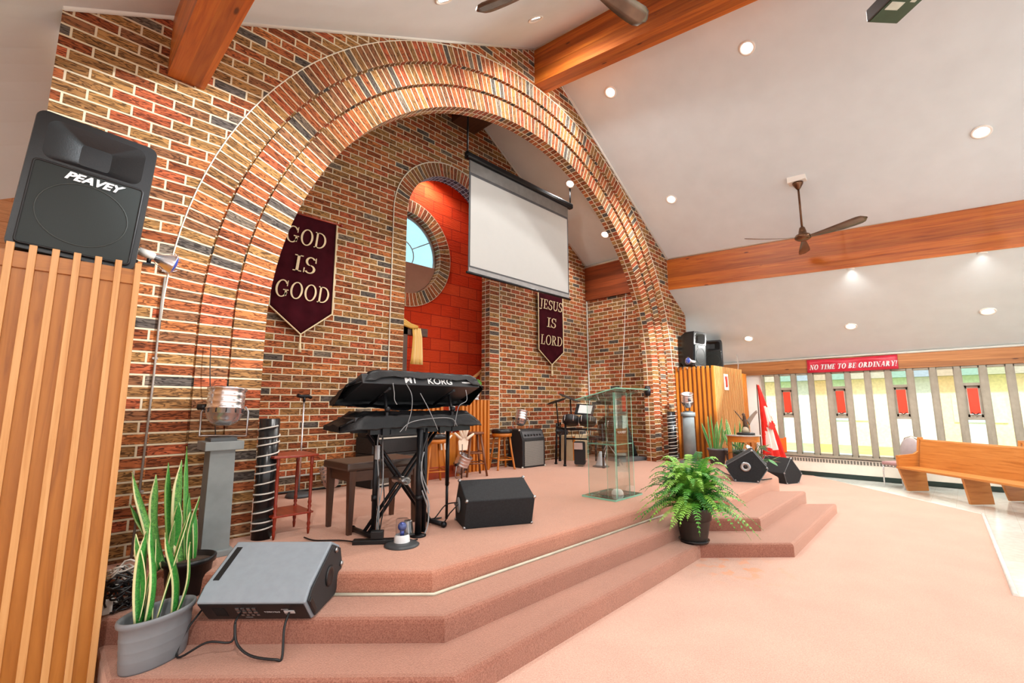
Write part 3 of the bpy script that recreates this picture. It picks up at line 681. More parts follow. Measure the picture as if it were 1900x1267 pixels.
# downlights on the left slope of the same ceiling that light the stage from above the camera
downlight(roofy, 1.8, -3.4, 'downlight on the left ceiling slope behind the left cedar beam', 130)
downlight(roofy, 2.6, -.9, 'downlight on the left ceiling slope high over the keyboards', 140)
downlight(roofy, -.4, -4.7, 'downlight on the low left end of the ceiling, above the camera', 240)
downlight(roofy, 3.2, -6.5, 'downlight on the left ceiling slope far behind the stage front', 150)
downlight(lambda x, y: 6.29, 5.0, 2.58, 'added light hidden over the red niche to brighten its block wall', 90)  # added hidden light, lifts the red block wall
def added_pier_spot(label, p, aim, cone, power):  # added out-of-view spots that bleach the two brick piers
    t = thing('added_pier_light', label, 'spotlight', p); d = (Vector(aim)-Vector(p)).normalized()
    b = MB(); b.lathe([(0, -.16), (.06, -.15), (.065, 0), (.058, 0), (.05, -.1), (0, -.1)], (0, 0, 0), 20, axis=d); b.build('can', STEEL, t)
    b = MB(); b.tube([-d*.1, (-d.x*.1, -d.y*.1, roofy(p[0], p[1])-p[2])], .012, 8); b.build('stem', STEEL, t)
    ld = bpy.data.lights.new('spot_beam', 'SPOT'); ld.energy = power; ld.spot_size = R(cone); ld.spot_blend = .35; ld.shadow_soft_size = .05; ld.color = (.87, .94, 1)
    lo = bpy.data.objects.new('spot_beam', ld); col.objects.link(lo); lo.parent = t; lo.location = d*.02; lo.rotation_euler = d.to_track_quat('-Z', 'Y').to_euler()
added_pier_spot('added unseen spotlight that brightens the left brick pier', (4.3, -5.3, 4.9), (.95, 0, 3.05), 25, 2300)
added_pier_spot('added unseen spotlight that brightens the right brick pier', (6.6, -5.6, 4.6), (9.3, 0, 2.1), 21, 3000)
# ================================================================ left side of the stage
def at(x, y, z=SZ): return onZ(x, y, z)
# --- slatted wooden screen with the big loudspeaker on it
t = thing('slatted_screen', 'tall golden wood slatted screen at the left edge, under the big loudspeaker', 'screen', (-.45, -1.0, 0))
b = MB(); b.box((0, .4, 1.17), (1.54, .8, 2.34)); b.build('panel', PANELW, t)
b = MB(); b.box((0, -.006, 2.29), (1.545, .014, .08)); b.build('top_rail', PANELW, t)
sx = [-.204, -.125, -.051, .034, .131, .225, .318]; sx = [-.204-.088*k for k in range(10, 0, -1)] + [-.204, -.121, -.035, .05, .138, .226, .316]
for x in sx:
    if x < -1.2: continue
    b = MB(); b.box((x+.45, -.018, 1.19), (.03, .036, 2.37), bev=.002); b.build('slat', SLATW, t)
SPKG = pm('speaker_casing', '080B0E', .4, var=.2, bump=.15)
def mesh_grille():
    m, nt, N, L, B = newmat('speaker_grille'); v = tex_coord(N, L, 'Object', (1, 1, 1))
    vo = N.new('ShaderNodeTexVoronoi'); vo.inputs['Scale'].default_value = 130; vo.inputs['Randomness'].default_value = 0; L.new(v, vo.inputs['Vector'])
    L.new(ramp(N, L, vo.outputs['Distance'], [(.25, lin('060707')), (.5, lin('1E2422'))]), B.inputs['Base Color']); B.inputs['Roughness'].default_value = .5; B.inputs['Metallic'].default_value = .3
    return m
GRILLE = mesh_grille()
LOGO = pm('silver_lettering', 'D9DCDD', .3, .2)
def rrect(w_, h_, r_, n=5, cx=0, cz=0):
    P = []
    for sx_, sz_, a0 in ((1, 1, 0), (-1, 1, 90), (-1, -1, 180), (1, -1, 270)):
        for i in range(n+1):
            a = R(a0+90*i/n); P.append((cx+sx_*(w_/2-r_)+r_*math.cos(a), cz+sz_*(h_/2-r_)+r_*math.sin(a)))
    return P
def pa_speaker(label, loc, rz, W, H, D, roll=0, pitch=0, logo='PEAVEY', group=None):
    t = thing('loudspeaker', label, 'loudspeaker', loc, rz, group)
    M0 = Matrix.Rotation(roll, 4, 'Y') @ Matrix.Rotation(pitch, 4, 'X')
    def mb(): q = MB(); q.M = M0.copy(); return q
    b = mb(); P = rrect(W, H, .045, 5, 0, H/2)
    # tapered cabinet: front outline, rounded lip, narrower back
    rows = []
    for y, k in ((.012, .965), (0, .985), (-.0, .985), (.02, 1), (D*.55, .97), (D, .68)):
        rows.append([b.v((x*k, y, H/2+(z-H/2)*k)) for x, z in P])
    n_ = len(P)
    for A, B_ in zip(rows[1:], rows[2:]):
        for i in range(n_): b._f([A[i], A[(i+1) % n_], B_[(i+1) % n_], B_[i]], None, True)
    b._f(rows[-1])
    # front baffle with the horn mouth cut in
    hz0, hz1 = H*.66, H*.95
    fr = [b.v((x*.985, 0, H/2+(z-H/2)*.985)) for x, z in P]
    hm = []
    mouth = [(x, z) for x, z in rrect(W*.8, hz1-hz0, .05, 5, 0, (hz0+hz1)/2)]
    hm = [b.v((x, 0.0, z)) for x, z in mouth]
    for i in range(n_): b._f([fr[i], fr[(i+1) % n_], hm[(i+1) % n_], hm[i]], None, False)
    th = [b.v((x*.32, .09, (hz0+hz1)/2+(z-(hz0+hz1)/2)*.55)) for x, z in mouth]
    for i in range(n_): b._f([hm[i], hm[(i+1) % n_], th[(i+1) % n_], th[i]], None, True)
    b._f(th)
    b.build('cabinet', SPKG, t, recalc=True)
    b = mb(); b.prism(rrect(W*.86, H*.58, .02, 4, 0, H*.335), -.012, .0, 'Y'); b.build('grille', GRILLE, t)
    b = mb(); b.tube([(x, -.012, z) for x, z in rrect(W*.87, H*.59, .02, 4, 0, H*.335)], .006, 6, closed=True); b.build('grille_frame', BLACK, t)
    b = mb(); rr = min(W, H)*.36; b.tube([(rr*math.cos(a), -.013, H*.32+rr*.92*math.sin(a)) for a in [2*math.pi*i/40 for i in range(40)]], .0035, 5, closed=True); b.build('cone_ring', pm('grey_ring', '3A403E', .5), t)
    if logo:
        m_ = M0 @ Matrix.Translation((0.02*W, -.018, H*.575))
        o = text_obj('logo', logo, H*.075, LOGO, t, shear=.35, ext=.002, bold=.0025, font_sx=1)
        o.matrix_local = m_ @ Matrix.Rotation(R(90), 4, 'X') @ Matrix.Diagonal((1.15, 1, 1, 1))
    return t
pa_speaker('big black loudspeaker on top of the slatted screen at the left edge', (.035, -.96, 2.35), 0, .545, .82, .4, R(3.5), R(0))
# --- clip-on lamp with a blue bulb beside the loudspeaker
BLUEBULB = pm('blue_reflector_bulb', '3C55A8', .12, .35, var=.3, coat=.6)
def clip_lamp(name, label, loc, rz, tilt):
    t = thing(name, label, 'lamp', loc, rz)
    b = MB(); b.M = Matrix.Rotation(tilt, 4, 'Y')
    b.lathe([(.0, -.12), (.025, -.12), (.028, -.05), (.022, -.03)], (0, 0, .06), 18); b.build('socket', pm('porcelain', 'C9C4BA', .4), t)
    b = MB(); b.M = Matrix.Rotation(tilt, 4, 'Y'); b.lathe([(.022, -.03), (.03, -.01), (.062, .06), (.066, .075)], (0, 0, .06), 22); b.build('bulb_reflector', CHROME, t)
    b = MB(); b.M = Matrix.Rotation(tilt, 4, 'Y'); b.lathe([(.066, .075), (.05, .09), (0, .097)], (0, 0, .06), 22); b.build('bulb_face', BLUEBULB, t)
    b = MB(); b.tube([(.0, 0, -.06), (.0, 0, .0)], .012, 8); b.box((0, 0, -.065), (.06, .05, .012)); b.build('clamp', BLACKM, t)
    b = MB(); b.M = Matrix.Rotation(tilt, 4, 'Y')
    for k in range(4):
        a = k*math.pi/2+.4; b.tube([(.03*math.cos(a), .03*math.sin(a), .03), (.072*math.cos(a), .072*math.sin(a), .12), (.03*math.cos(a), .03*math.sin(a), .17)], .002, 5)
    b.tube([(.075*math.cos(2*math.pi*i/20), .075*math.sin(2*math.pi*i/20), .135) for i in range(20)], .002, 5, closed=True)
    b.build('wire_guard', CHROME, t)
    return t
p = onY(288, 475, -.75); clip_lamp('clip_lamp', 'clip lamp with blue reflector bulb pointing right beside the big loudspeaker', (p.x-.03, -.75, p.z), 0, R(105))
b = MB(); b.tube([(.29, -.8, 2.33), (.33, -.76, 2.46)], .008); b.box((.2, -.8, 2.345), (.2, .05, .012)); tag(b.build('lamp_bracket', BLACKM), 'dark bracket under the blue bulb lamp at the screen corner', 'bracket')
# --- metal conduit up the left pier
b = MB(); b.tube([(.558, -.02, .43), (.575, -.02, 1.75), (.573, -.02, 2.3), (.58, -.018, 2.55)], .008, 8)
for z in (.9, 1.9, 2.6): b.box((.572, -.012, z), (.035, .022, .016))
tag(b.build('conduit', pm('dull_conduit', '8C8278', .6)), 'thin grey metal conduit running up the left brick pier', 'conduit')
b = MB(); b.tube([(.93, -.03, 2.05), (.95, -.04, 1.7), (1.02, -.03, 1.3), (1.0, -.035, .95), (.95, -.06, .43)], .004, 6); tag(b.build('hanging_cable', BLACK), 'thin black cable hanging down the brick behind the grey pedestal', 'cable')

# --- snake plants
def leaf_mat(name, dark, mid, edge):
    m, nt, N, L, B = newmat(name); tc = N.new('ShaderNodeTexCoord'); sp = N.new('ShaderNodeSeparateXYZ'); L.new(tc.outputs['UV'], sp.inputs[0])
    mp = N.new('ShaderNodeMapping'); mp.inputs['Scale'].default_value = (3, 26, 1); L.new(tc.outputs['UV'], mp.inputs['Vector'])
    f = noise(N, L, mp.outputs['Vector'], 2.2, 4, .6, 1.5)
    c = ramp(N, L, f, [(.38, lin(dark)), (.62, lin(mid))])
    a = N.new('ShaderNodeMath'); a.operation = 'SUBTRACT'; a.inputs[1].default_value = .5; L.new(sp.outputs[0], a.inputs[0])
    ab = N.new('ShaderNodeMath'); ab.operation = 'ABSOLUTE'; L.new(a.outputs[0], ab.inputs[0])
    e = ramp(N, L, ab.outputs[0], [(.36, (0, 0, 0, 1)), (.40, (1, 1, 1, 1))])
    L.new(mixc(N, L, c, lin(edge), e), B.inputs['Base Color']); B.inputs['Roughness'].default_value = .38
    return m
SNAKE = leaf_mat('snake_leaf', '1E6B2C', '4FA545', 'E4DFA6'); SNAKE2 = leaf_mat('banded_snake_leaf', '2F6A34', '7DB85A', 'E2DDA8'); SNAKE3 = leaf_mat('plain_snake_leaf', '2A7030', '55A040', '8CB860')
def blade(p0, p1, w_, bow=.03, twist=.6, face=0.0, mat=None, par=None, name='leaf', bowdir=None):
    """upright sword leaf from p0 to p1 in local space"""
    b = MB(); p0, p1 = Vector(p0), Vector(p1); d = p1-p0; n_ = 12; rows = []
    side0 = Vector((math.cos(face), math.sin(face), 0)); bd = Vector(bowdir) if bowdir else Vector((math.cos(face+1.2), math.sin(face+1.2), 0))
    for i in range(n_+1):
        s_ = i/n_; c = p0+d*s_+bd*(bow*math.sin(math.pi*s_*1.35))
        ww = w_*(.42+.58*math.sin(math.pi*min(1, .18+s_*.62)))*(1-max(0, (s_-.72)/.28)**1.6)
        a = twist*s_; sd_ = side0*math.cos(a)+Vector((-side0.y, side0.x, 0))*math.sin(a); nr = Vector((-sd_.y, sd_.x, 0))
        row = []
        for k in range(5):
            u = k/4-.5; row.append(b.v(c+sd_*(u*ww)+nr*(abs(u)*abs(u)*.7*ww)))
        rows.append(row)
    for i in range(n_):
        for k in range(4):
            b._f([rows[i][k], rows[i][k+1], rows[i+1][k+1], rows[i+1][k]], [(k/4, i/n_), ((k+1)/4, i/n_), ((k+1)/4, (i+1)/n_), (k/4, (i+1)/n_)], True)
    o = b.build(name, mat or SNAKE, par)
    md = o.modifiers.new('thick', 'SOLIDIFY'); md.thickness = .004
    return o
SOIL = pm('potting_soil', '4A382C', .95, var=.4, scale=40, bump=.8)
# front: grey oval planter
PO = Vector((.565, -1.135, .14)); ang = R(28)
t = thing('snake_plant', 'snake plant with cream edged leaves in a grey oval ribbed planter', 'potted plant', PO, ang)
GREYPOT = pm('grey_planter', '787C80', .5, var=.06)
b = MB(); b.lathe([(0, 0), (.84, 0), (.86, .01), (.885, .06), (.888, .065), (.882, .07), (.905, .11), (.908, .115), (.9, .12), (.93, .165), (.933, .17), (.925, .175), (.945, .225), (1.02, .235), (1.04, .25), (1.02, .262), (.97, .262), (.93, .24), (.9, .12), (.0, .1)], (0, 0, 0), 40, sx=.2, sy=.118); b.build('planter', GREYPOT, t)
b = MB(); b.lathe([(0, .1), (.88, .1)], (0, 0, 0), 30, sx=.2, sy=.118); b.build('soil', SOIL, t)
IA = Matrix.Rotation(-ang, 4, 'Z')
def lf(bx, by, tx, ty, w_, plane=PO, Yb=0, Yt=0, **k):
    p0 = onY(bx, by, plane.y+Yb); p1 = onY(tx, ty, plane.y+Yt)
    rot = k.pop('rot', IA); par = k.pop('par', t)
    return blade(rot @ (p0-plane), rot @ (p1-plane), w_, par=par, **k)
fa = R(45)-ang
lf(258, 1150, 259, 990, .05, Yb=-.03, face=fa+.9, bow=-.02, twist=.8)
lf(262, 1158, 270, 985, .085, Yb=-.03, face=fa-.2, bow=.015, twist=.3)
lf(276, 1158, 288, 965, .085, Yb=-.02, Yt=.03, face=fa+.2, bow=-.03, twist=.3)
lf(284, 1155, 290, 1000, .05, Yb=-.0, Yt=.03, face=fa+.8, bow=.0, twist=.3)
lf(292, 1150, 352, 950, .055, Yb=.0, Yt=.1, face=fa+.5, bow=.0, twist=.5)
lf(266, 1150, 281, 1050, .045, Yb=.02, Yt=.04, face=fa+.5, bow=.0, twist=.5)
lf(326, 1140, 315, 985, .08, Yb=.04, Yt=.0, face=fa, bow=-.05, twist=.4, bowdir=(-.7, -.2, 0))
lf(330, 1140, 361, 1003, .065, Yb=.05, Yt=.0, face=fa+.3, bow=.035, twist=.4, bowdir=(.8, 0, 0))
# behind: black nursery pot
PB = Vector((.80, -.60, .28))
t = thing('snake_plant', 'tall snake plant in a round black nursery pot against the brick pier', 'potted plant', PB)
b = MB(); b.lathe([(0, 0), (.115, 0), (.12, .01), (.14, .2), (.155, .2), (.158, .235), (.146, .238), (.14, .2), (.0, .19)], (0, 0, 0), 32); b.build('pot', pm('black_pot', '17181A', .35), t)
b = MB(); b.lathe([(0, .215), (.08, .21), (.143, .2)], (0, 0, 0), 24); b.build('soil', SOIL, t)
ID = Matrix.Identity(4); fb = R(45)
for (bx, by, tx, ty, w_, yt, mt, bw) in [(292, 1060, 250, 876, .06, .0, SNAKE2, -.03), (308, 1055, 282, 880, .06, .02, SNAKE2, .03), (322, 1050, 311, 858, .045, .08, SNAKE3, .01), (340, 1045, 333, 853, .085, .06, SNAKE2, .02),
        (330, 1055, 330, 930, .04, -.05, SNAKE, .02), (350, 1045, 366, 920, .03, .0, SNAKE, .02), (355, 1040, 352, 915, .035, .08, SNAKE3, .0), (300, 1055, 249, 935, .06, .06, SNAKE3, -.04), (347, 1040, 347, 828, .03, .12, SNAKE3, .0),
        (318, 1060, 322, 965, .03, -.06, SNAKE2, .02), (362, 1040, 364, 945, .03, .03, SNAKE, -.01)]:
    lf(bx, by, tx, ty, w_*1.5, PB, 0.02, yt, rot=ID, par=t, face=fb+random.uniform(-.4, .4), bow=bw, twist=random.uniform(-.5, .5), mat=mt)
# --- pile of cables between the screen and the pots
t = thing('cable_pile', 'tangled pile of black cables beside the slatted screen behind the planter', 'cables', (.46, -.62, .28))
for k in range(16):
    b = MB(); r_ = random.uniform(.05, .1); cz = random.uniform(.03, .24); pts = []; ph = random.random()*6; tl = random.uniform(-.9, .9); cx_, cy_ = random.uniform(-.03, .03), random.uniform(-.05, .05)
    for i in range(26):
        a = ph+i*.36; pts.append((cx_+r_*math.cos(a)*(1+.25*math.sin(i*.7)), cy_+r_*math.sin(a)*.8+.02*math.sin(i), cz+math.sin(a)*tl*.1+.02*math.sin(i*.9+k)))
    b.tube([(max(-.09, min(.12, x_)), y_, max(.012, z_)) for x_, y_, z_ in pts], .006, 6)
    b.build('cable', pm('black_rubber', '131416', .4) if k % 5 else pm('white_cable', 'C8C4BC', .4), t)
b = MB(); b.box((-.07, -.02, .05), (.05, .05, .09), bev=.008); b.build('plug_block', pm('white_cable', 'C8C4BC', .4), t)
# --- grey pedestal with a par can
GREYP = pm('grey_painted_wood', '7F8686', .7, var=.14, scale=6)
def pedestal(label, loc, w_, h_, cap, round_=False):
    t = thing('pedestal', label, 'pedestal', loc)
    b = MB()
    if round_: b.lathe([(0, .03), (w_*.5, .03), (w_*.46, h_-.1), (0, h_-.1)], (0, 0, 0), 24)
    else: b.box((0, 0, h_/2), (w_, w_, h_), taper=.9, bev=.004)
    b.build('column', GREYP, t)
    b = MB(); 
    if round_: b.lathe([(0, h_-.1), (cap*.5, h_-.1), (cap*.5, h_-.02), (0, h_-.02)], (0, 0, 0), 24)
    else: b.box((0, 0, h_-.05), (cap, cap, .065), bev=.006)
    b.build('capital', GREYP, t)
    b = MB(); b.box((0, 0, h_-.007), (cap*.68, cap*.68, .03)) if not round_ else b.lathe([(0, h_-.02), (cap*.35, h_-.02), (cap*.35, h_), (0, h_)], (0, 0, 0), 24); b.build('top_block', pm('slate_block', '55595B', .7), t)
    b = MB(); b.box((0, 0, .022), (w_*1.28, w_*1.28, .044), bev=.006); b.build('plinth', GREYP, t)
    return t
PP = Vector((1.0, -.30, SZ)); pedestal('grey square pedestal beside the black pot, holding a silver stage lamp', PP, .185, .86, .26)
def par_can(label, loc, rz, r_, L_, axis, group='silver par can stage lamps', yoke=True):
    """aluminium can turned about axis, standing on its yoke"""
    t = thing('stage_lamp', label, 'stage lamp', loc, rz, group)
    ax = Vector(axis).normalized(); hc = Vector((0, 0, r_*1.75))
    pr = [(0, -L_*.5), (r_*.38, -L_*.5), (r_*.62, -L_*.44), (r_*.82, -L_*.34), (r_*.92, -L_*.2), (r_*.97, -L_*.19), (r_*.97, -L_*.06), (r_*1.02, -L_*.05), (r_*.95, -L_*.02), (r_*.95, L_*.1), (r_*.98, L_*.12), (r_*.95, L_*.14), (r_*.95, L_*.28), (r_*.98, L_*.3), (r_*.95, L_*.32), (r_*.95, L_*.44), (r_*1.03, L_*.46), (r_*1.03, L_*.5), (r_*.92, L_*.5), (r_*.9, L_*.2), (0, L_*.12)]
    b = MB(); b.lathe(pr, hc, 28, axis=ax); b.build('can', CHROME, t)
    b = MB(); q = ax.to_track_quat('Z', 'Y').to_matrix()
    for k in range(12):
        a = 2*math.pi*k/12; c = hc+q @ Vector((r_*.975*math.cos(a), r_*.975*math.sin(a), -L_*.125)); d = q @ Vector((0, 0, 1))
        b.tube([c-d*L_*.05, c+d*L_*.05], r_*.035, 4)
    b.build('vent_slots', BLACK, t)
    b = MB(); w_ = r_*1.3; b.tube([(-w_*.86, 0, hc.z), (-w_, 0, hc.z-r_*.3), (-w_, 0, .012), (w_, 0, .012), (w_, 0, hc.z-r_*.3), (w_*.86, 0, hc.z)], r_*.06, 8); b.build('yoke', STEEL, t)
    b = MB(); b.cyl((-w_*.8, 0, hc.z), (-w_*1.15, 0, hc.z), r_*.18, n=12); b.build('tilt_knob', BLACK, t)
    return t
par_can('silver can lamp pointing up on the grey square pedestal', (PP.x+.01, PP.y, SZ+.868), R(-40), .135, .29, (0.0, .1, 1))
# --- black tubes wound with white rope
ROPE = pm('white_rope', 'E4E0D6', .8)
def rope_tube(label, loc, r_, h_, turns):
    t = thing('roped_tube', label, 'tube', loc, 0, 'black tubes wound with white rope')
    b = MB(); b.lathe([(r_*.9, 0), (r_, 0), (r_, h_), (r_*.9, h_), (r_*.9, .02)], (0, 0, 0), 28); b.build('tube', pm('black_pipe', '17191B', .25, var=.2), t)
    b = MB(); pts = []; zs = [0.01+(h_*.93)*((i/turns)+.018*math.sin(i*2.1)) for i in range(turns+1)]
    for i in range(turns*20+1):
        k = i/20; j = min(int(k), turns-1); f_ = k-j; a = 2*math.pi*k-1; pts.append(((r_+.004)*math.cos(a), (r_+.004)*math.sin(a), zs[j]+(zs[j+1]-zs[j])*f_))
    b.tube(pts, .0065, 6); b.build('rope', ROPE, t)
    return t
rope_tube('tall black tube with white rope coils beside the small cherry table', (1.41, -.1, SZ), .082, 1.0, 12)
# --- small two tier cherry table
t = thing('tier_table', 'small cherry wood two tier table with turned legs', 'side table', (1.6, -.07, SZ))
H_ = .685
b = MB(); b.prism([(-.19, -.2), (.0, -.225), (.19, -.2), (.2, .2), (-.2, .2)], H_-.018, H_, bev=.004); b.build('tabletop', CHERRY, t)
b = MB(); b.box((0, 0, .185), (.34, .38, .016), bev=.004); b.build('shelf', CHERRY, t)
for sx_, sy_ in ((-1, -1), (1, -1), (1, 1), (-1, 1)):
    b = MB(); b.lathe([(0, 0), (.008, 0), (.014, .05), (.01, .06), (.016, .09), (.011, .11), (.016, .17), (.016, .2), (.01, .21), (.017, .235), (.011, .25), (.017, .27), (.012, .29), (.015, .45), (.012, .59), (.018, .61), (.012, .63), (.017, H_-.018)], (sx_*.143, sy_*.163, 0), 14); b.build('leg', CHERRY, t)
# --- microphone stand at the back wall
t = thing('microphone_stand', 'straight chrome microphone stand with round base against the back brick wall', 'microphone stand', (2.33, 1.55, SZ))
b = MB(); b.lathe([(0, 0), (.15, 0), (.15, .02), (.13, .045), (.03, .06), (0, .06)], (0, 0, 0), 28); b.build('base', pm('cast_iron', '4A4C4E', .5, .4), t)
b = MB(); b.cyl((0, 0, .05), (0, 0, 1.2), .011); b.build('pole', CHROME, t)
b = MB(); b.cyl((0, 0, 1.17), (0, 0, 1.23), .018); b.tube([(-.09, 0, 1.25), (-.04, 0, 1.235), (.05, 0, 1.24), (.09, 0, 1.22)], .022, 8); b.build('clip', BLACKM, t)
par_can('silver can lamp on the floor near the back wall left of the bench', (2.72, 1.55, SZ), R(60), .115, .3, (0, .25, 1))
# wall outlet and pipe along the foot of the back wall
b = MB(); b.box((2.12, YB-.012, .98), (.08, .02, .13), bev=.004); b.box((2.12, YB-.024, 1.01), (.03, .004, .03)); b.box((2.12, YB-.024, .95), (.03, .004, .03)); tag(b.build('wall_outlet', pm('grey_plate', 'A8A8A4', .5)), 'small grey outlet on the back wall behind the tier table', 'outlet')
b = MB(); b.tube([(1.1, YB-.03, .62), (2.6, YB-.03, .63), (3.7, YB-.03, .62)], .013, 8); tag(b.build('floor_conduit', pm('grey_conduit', 'B8B4AA', .5)), 'pale conduit along the foot of the back wall behind the tier table', 'conduit')
b = MB(); b.tube([(1.05, YB-.05, .44), (1.8, YB-.06, .45), (2.6, YB-.05, .435), (3.0, YB-.08, .44)], .014, 6); tag(b.build('floor_cable', BLACK), 'black cable lying at the foot of the back wall', 'cable')

# ================================================================ keyboards
t = thing('keyboard_bench', 'dark brown padded keyboard bench behind the keyboard stand', 'bench', (2.3, -.335, SZ))
b = MB(); b.box((0, 0, .575), (.78, .5, .07), bev=.02); b.build('cushion', pm('brown_vinyl', '4A382E', .35), t)
b = MB(); b.box((0, -.21, .49), (.66, .025, .09)); b.box((0, .21, .49), (.66, .025, .09)); b.box((-.33, 0, .49), (.025, .4, .09)); b.box((.33, 0, .49), (.025, .4, .09)); b.build('apron', DARKW, t)
for sx_ in (-1, 1):
    for sy_ in (-1, 1):
        b = MB(); b.M = Matrix.Translation((sx_*.33, sy_*.205, .27)) @ Matrix.Rotation(math.pi, 4, 'X'); b.box((0, 0, 0), (.062, .062, .54), taper=.6); b.build('leg', DARKW, t)
# stand
t = thing('keyboard_stand', 'black two tier keyboard stand with crossed double braces and posts', 'keyboard stand', (2.4, -.8, SZ))
ST = BLACKM
def L3(x, y, z): return (x-2.4, y+.8, z-SZ)
b = MB(); b.tube([L3(2.08, -.76, SZ), L3(2.08, -.76, 1.33)], .021, 10); b.cyl(L3(2.08, -.76, .72), L3(2.08, -.76, .77), .027); b.build('post', ST, t)
b = MB(); b.tube([L3(2.37, -1.0, SZ), L3(2.37, -1.0, 1.33)], .03, 10); b.lathe([(0, 0), (.07, 0), (.07, .012), (.03, .02)], L3(2.37, -1.0, SZ), 20); b.cyl(L3(2.37, -1.0, .72), L3(2.37, -1.0, .76), .036); b.build('post', ST, t)
b = MB(); b.tube([L3(2.44, -.98, SZ+.02), L3(2.44, -.98, 1.33)], .026, 4); b.build('post', ST, t)
b = MB(); b.tube([L3(2.92, -.68, SZ), L3(2.92, -.68, .78)], .014, 8); b.tube([L3(2.92, -.68, .74), L3(2.92, -.68, 1.33)], .02, 8); b.build('leg', ST, t)
for x, nm in ((2.035, 'foot'), (2.69, 'foot')):
    b = MB(); b.tube([L3(x, -.5, SZ+.03), L3(x, -.92, SZ+.03)], .022, 10); b.sphere(L3(x, -.48, SZ+.03), .029); b.sphere(L3(x, -.94, SZ+.03), .029); b.build(nm, ST, t)
for dy in (-.035, .035):
    b = MB(); b.tube([L3(2.035, -.72+dy, SZ+.04), L3(2.72, -.72+dy, 1.28)], .018, 4); b.build('brace', ST, t)
    b = MB(); b.tube([L3(2.69, -.68+dy*1.2, SZ+.04), L3(2.05, -.68+dy*1.2, 1.28)], .016, 4); b.build('brace', ST, t)
b = MB(); b.cyl(L3(2.36, -.82, .86), L3(2.36, -.62, .86), .035, n=12); b.cyl(L3(2.36, -.85, .86), L3(2.36, -.8, .86), .02, n=10); b.build('pivot_bolt', STEEL, t)
b = MB(); b.box(L3(2.42, -.97, 1.32), (1.06, .045, .05)); b.box(L3(2.42, -.66, 1.32), (1.06, .045, .05)); b.box(L3(2.1, -.82, 1.31), (.05, .36, .04)); b.box(L3(2.75, -.82, 1.31), (.05, .36, .04)); b.box(L3(2.6, -1.0, 1.32), (.06, .03, .075)); b.box(L3(2.02, -1.0, 1.32), (.06, .03, .065)); b.build('top_frame', ST, t)
for x in (2.03, 2.72):
    b = MB(); b.tube([L3(x, -.98, 1.33), L3(x, -1.0, 1.46), L3(x+.02, -.92, 1.64)], .014, 8); b.tube([L3(x+.02, -1.0, 1.675), L3(x+.02, -.68, 1.545)], .014, 8); b.sphere(L3(x, -1.01, 1.5), .025); b.build('upper_arm', ST, t)
b = MB(); b.box(L3(2.075, -.79, 1.13), (.03, .035, .12), bev=.004); b.build('power_brick', pm('pale_grey_plastic', 'B4B8BA', .5), t)
# keyboards: body plus draped vinyl cover
def cover(name, xs_, secs, par, mat=VINYL, wr=.006):
    """loft of cross sections along x"""
    b = MB(); rows = []; n_ = 9
    for x, sec_ in zip(xs_, secs):
        row = []
        m_ = len(sec_)-1
        for i in range(n_*m_+1):
            k = min(i//n_, m_-1); f_ = i/n_-k; y = sec_[k][0]+(sec_[k+1][0]-sec_[k][0])*f_; z = sec_[k][1]+(sec_[k+1][1]-sec_[k][1])*f_
            w2 = wr*math.sin(x*31+i*1.3)+wr*.7*math.sin(x*17-i*.8)
            row.append(b.v((x, y+w2*.6, z+w2)))
        rows.append(row)
    for A, B_ in zip(rows, rows[1:]):
        for i in range(len(A)-1): b._f([A[i], A[i+1], B_[i+1], B_[i]], None, True)
    for r_ in (rows[0], rows[-1]): b._f(r_ if r_ is rows[0] else r_[::-1])
    o = b.build(name, mat, par); md = o.modifiers.new('cloth', 'SOLIDIFY'); md.thickness = .004
    return o
KBB = pm('keyboard_body', '26282B', .45)
t = thing('electric_keyboard', 'lower keyboard under a black vinyl cover, on the stand posts', 'keyboard', (2.36, -.82, 1.345))
b = MB(); b.box((0, 0, .05), (1.2, .32, .085), bev=.01); b.build('body', KBB, t)
xs_ = [-.7+1.4*i/22 for i in range(23)]; secs = []
for x in xs_:
    e = min(1, max(.2, (x+.72)/.2)); e2 = min(1, max(.3, (.72-x)/.12)); h_ = .13*min(e, e2)
    secs.append([(-.21*min(e+.3, 1), -.005-.03*(1-e)), (-.185*min(e+.2, 1), h_*.75), (-.13, h_), (.13, h_), (.18, h_*.7), (.2, -.01)])
cover('dust_cover', xs_, secs, t)
t = thing('electric_keyboard', 'upper keyboard with white lettering, tilted under a black vinyl cover', 'keyboard', (2.43, -.84, 1.64))
Mk = Matrix.Rotation(R(-22), 4, 'X')
b = MB(); b.M = Mk.copy(); b.box((0, 0, .05), (1.26, .36, .09), bev=.01); b.build('body', KBB, t)
for s_, x, sz_, sx_ in (('M1', -.17, .085, 1.2), ('KORG', .15, .085, 1.2), ('WORKSTATION', .47, .016, 1)):
    o = text_obj('lettering', s_, sz_, pm('white_lettering', 'E6E8E8', .5), t, ext=.001, bold=.001)
    o.matrix_local = Mk @ Matrix.Translation((x, -.183, .047)) @ Matrix.Rotation(R(90), 4, 'X') @ Matrix.Diagonal((sx_, 1, 1, 1))
xs_ = [-.73+1.46*i/22 for i in range(23)]; secs = []
for x in xs_:
    e = min(1, max(.12, (x+.75)/.26)); e2 = min(1, max(.25, (.76-x)/.2)); q_ = min(e, e2); h_ = .15*q_
    mid = abs(x) < .5
    def T(y, z): v_ = Mk @ Vector((y*0, y, z)); return (v_.y, v_.z)
    hem = .062 if mid else .02
    sag = -.05-.06*max(0, 1-abs(x+.05)/.62) 
    secs.append([T(-.2*min(1, q_+.35), hem), T(-.19*min(1, q_+.3), h_*.82), T(-.13, h_), T(.15, h_), T(.22, h_*.6), T(.23, -.02), T(.14, sag)])
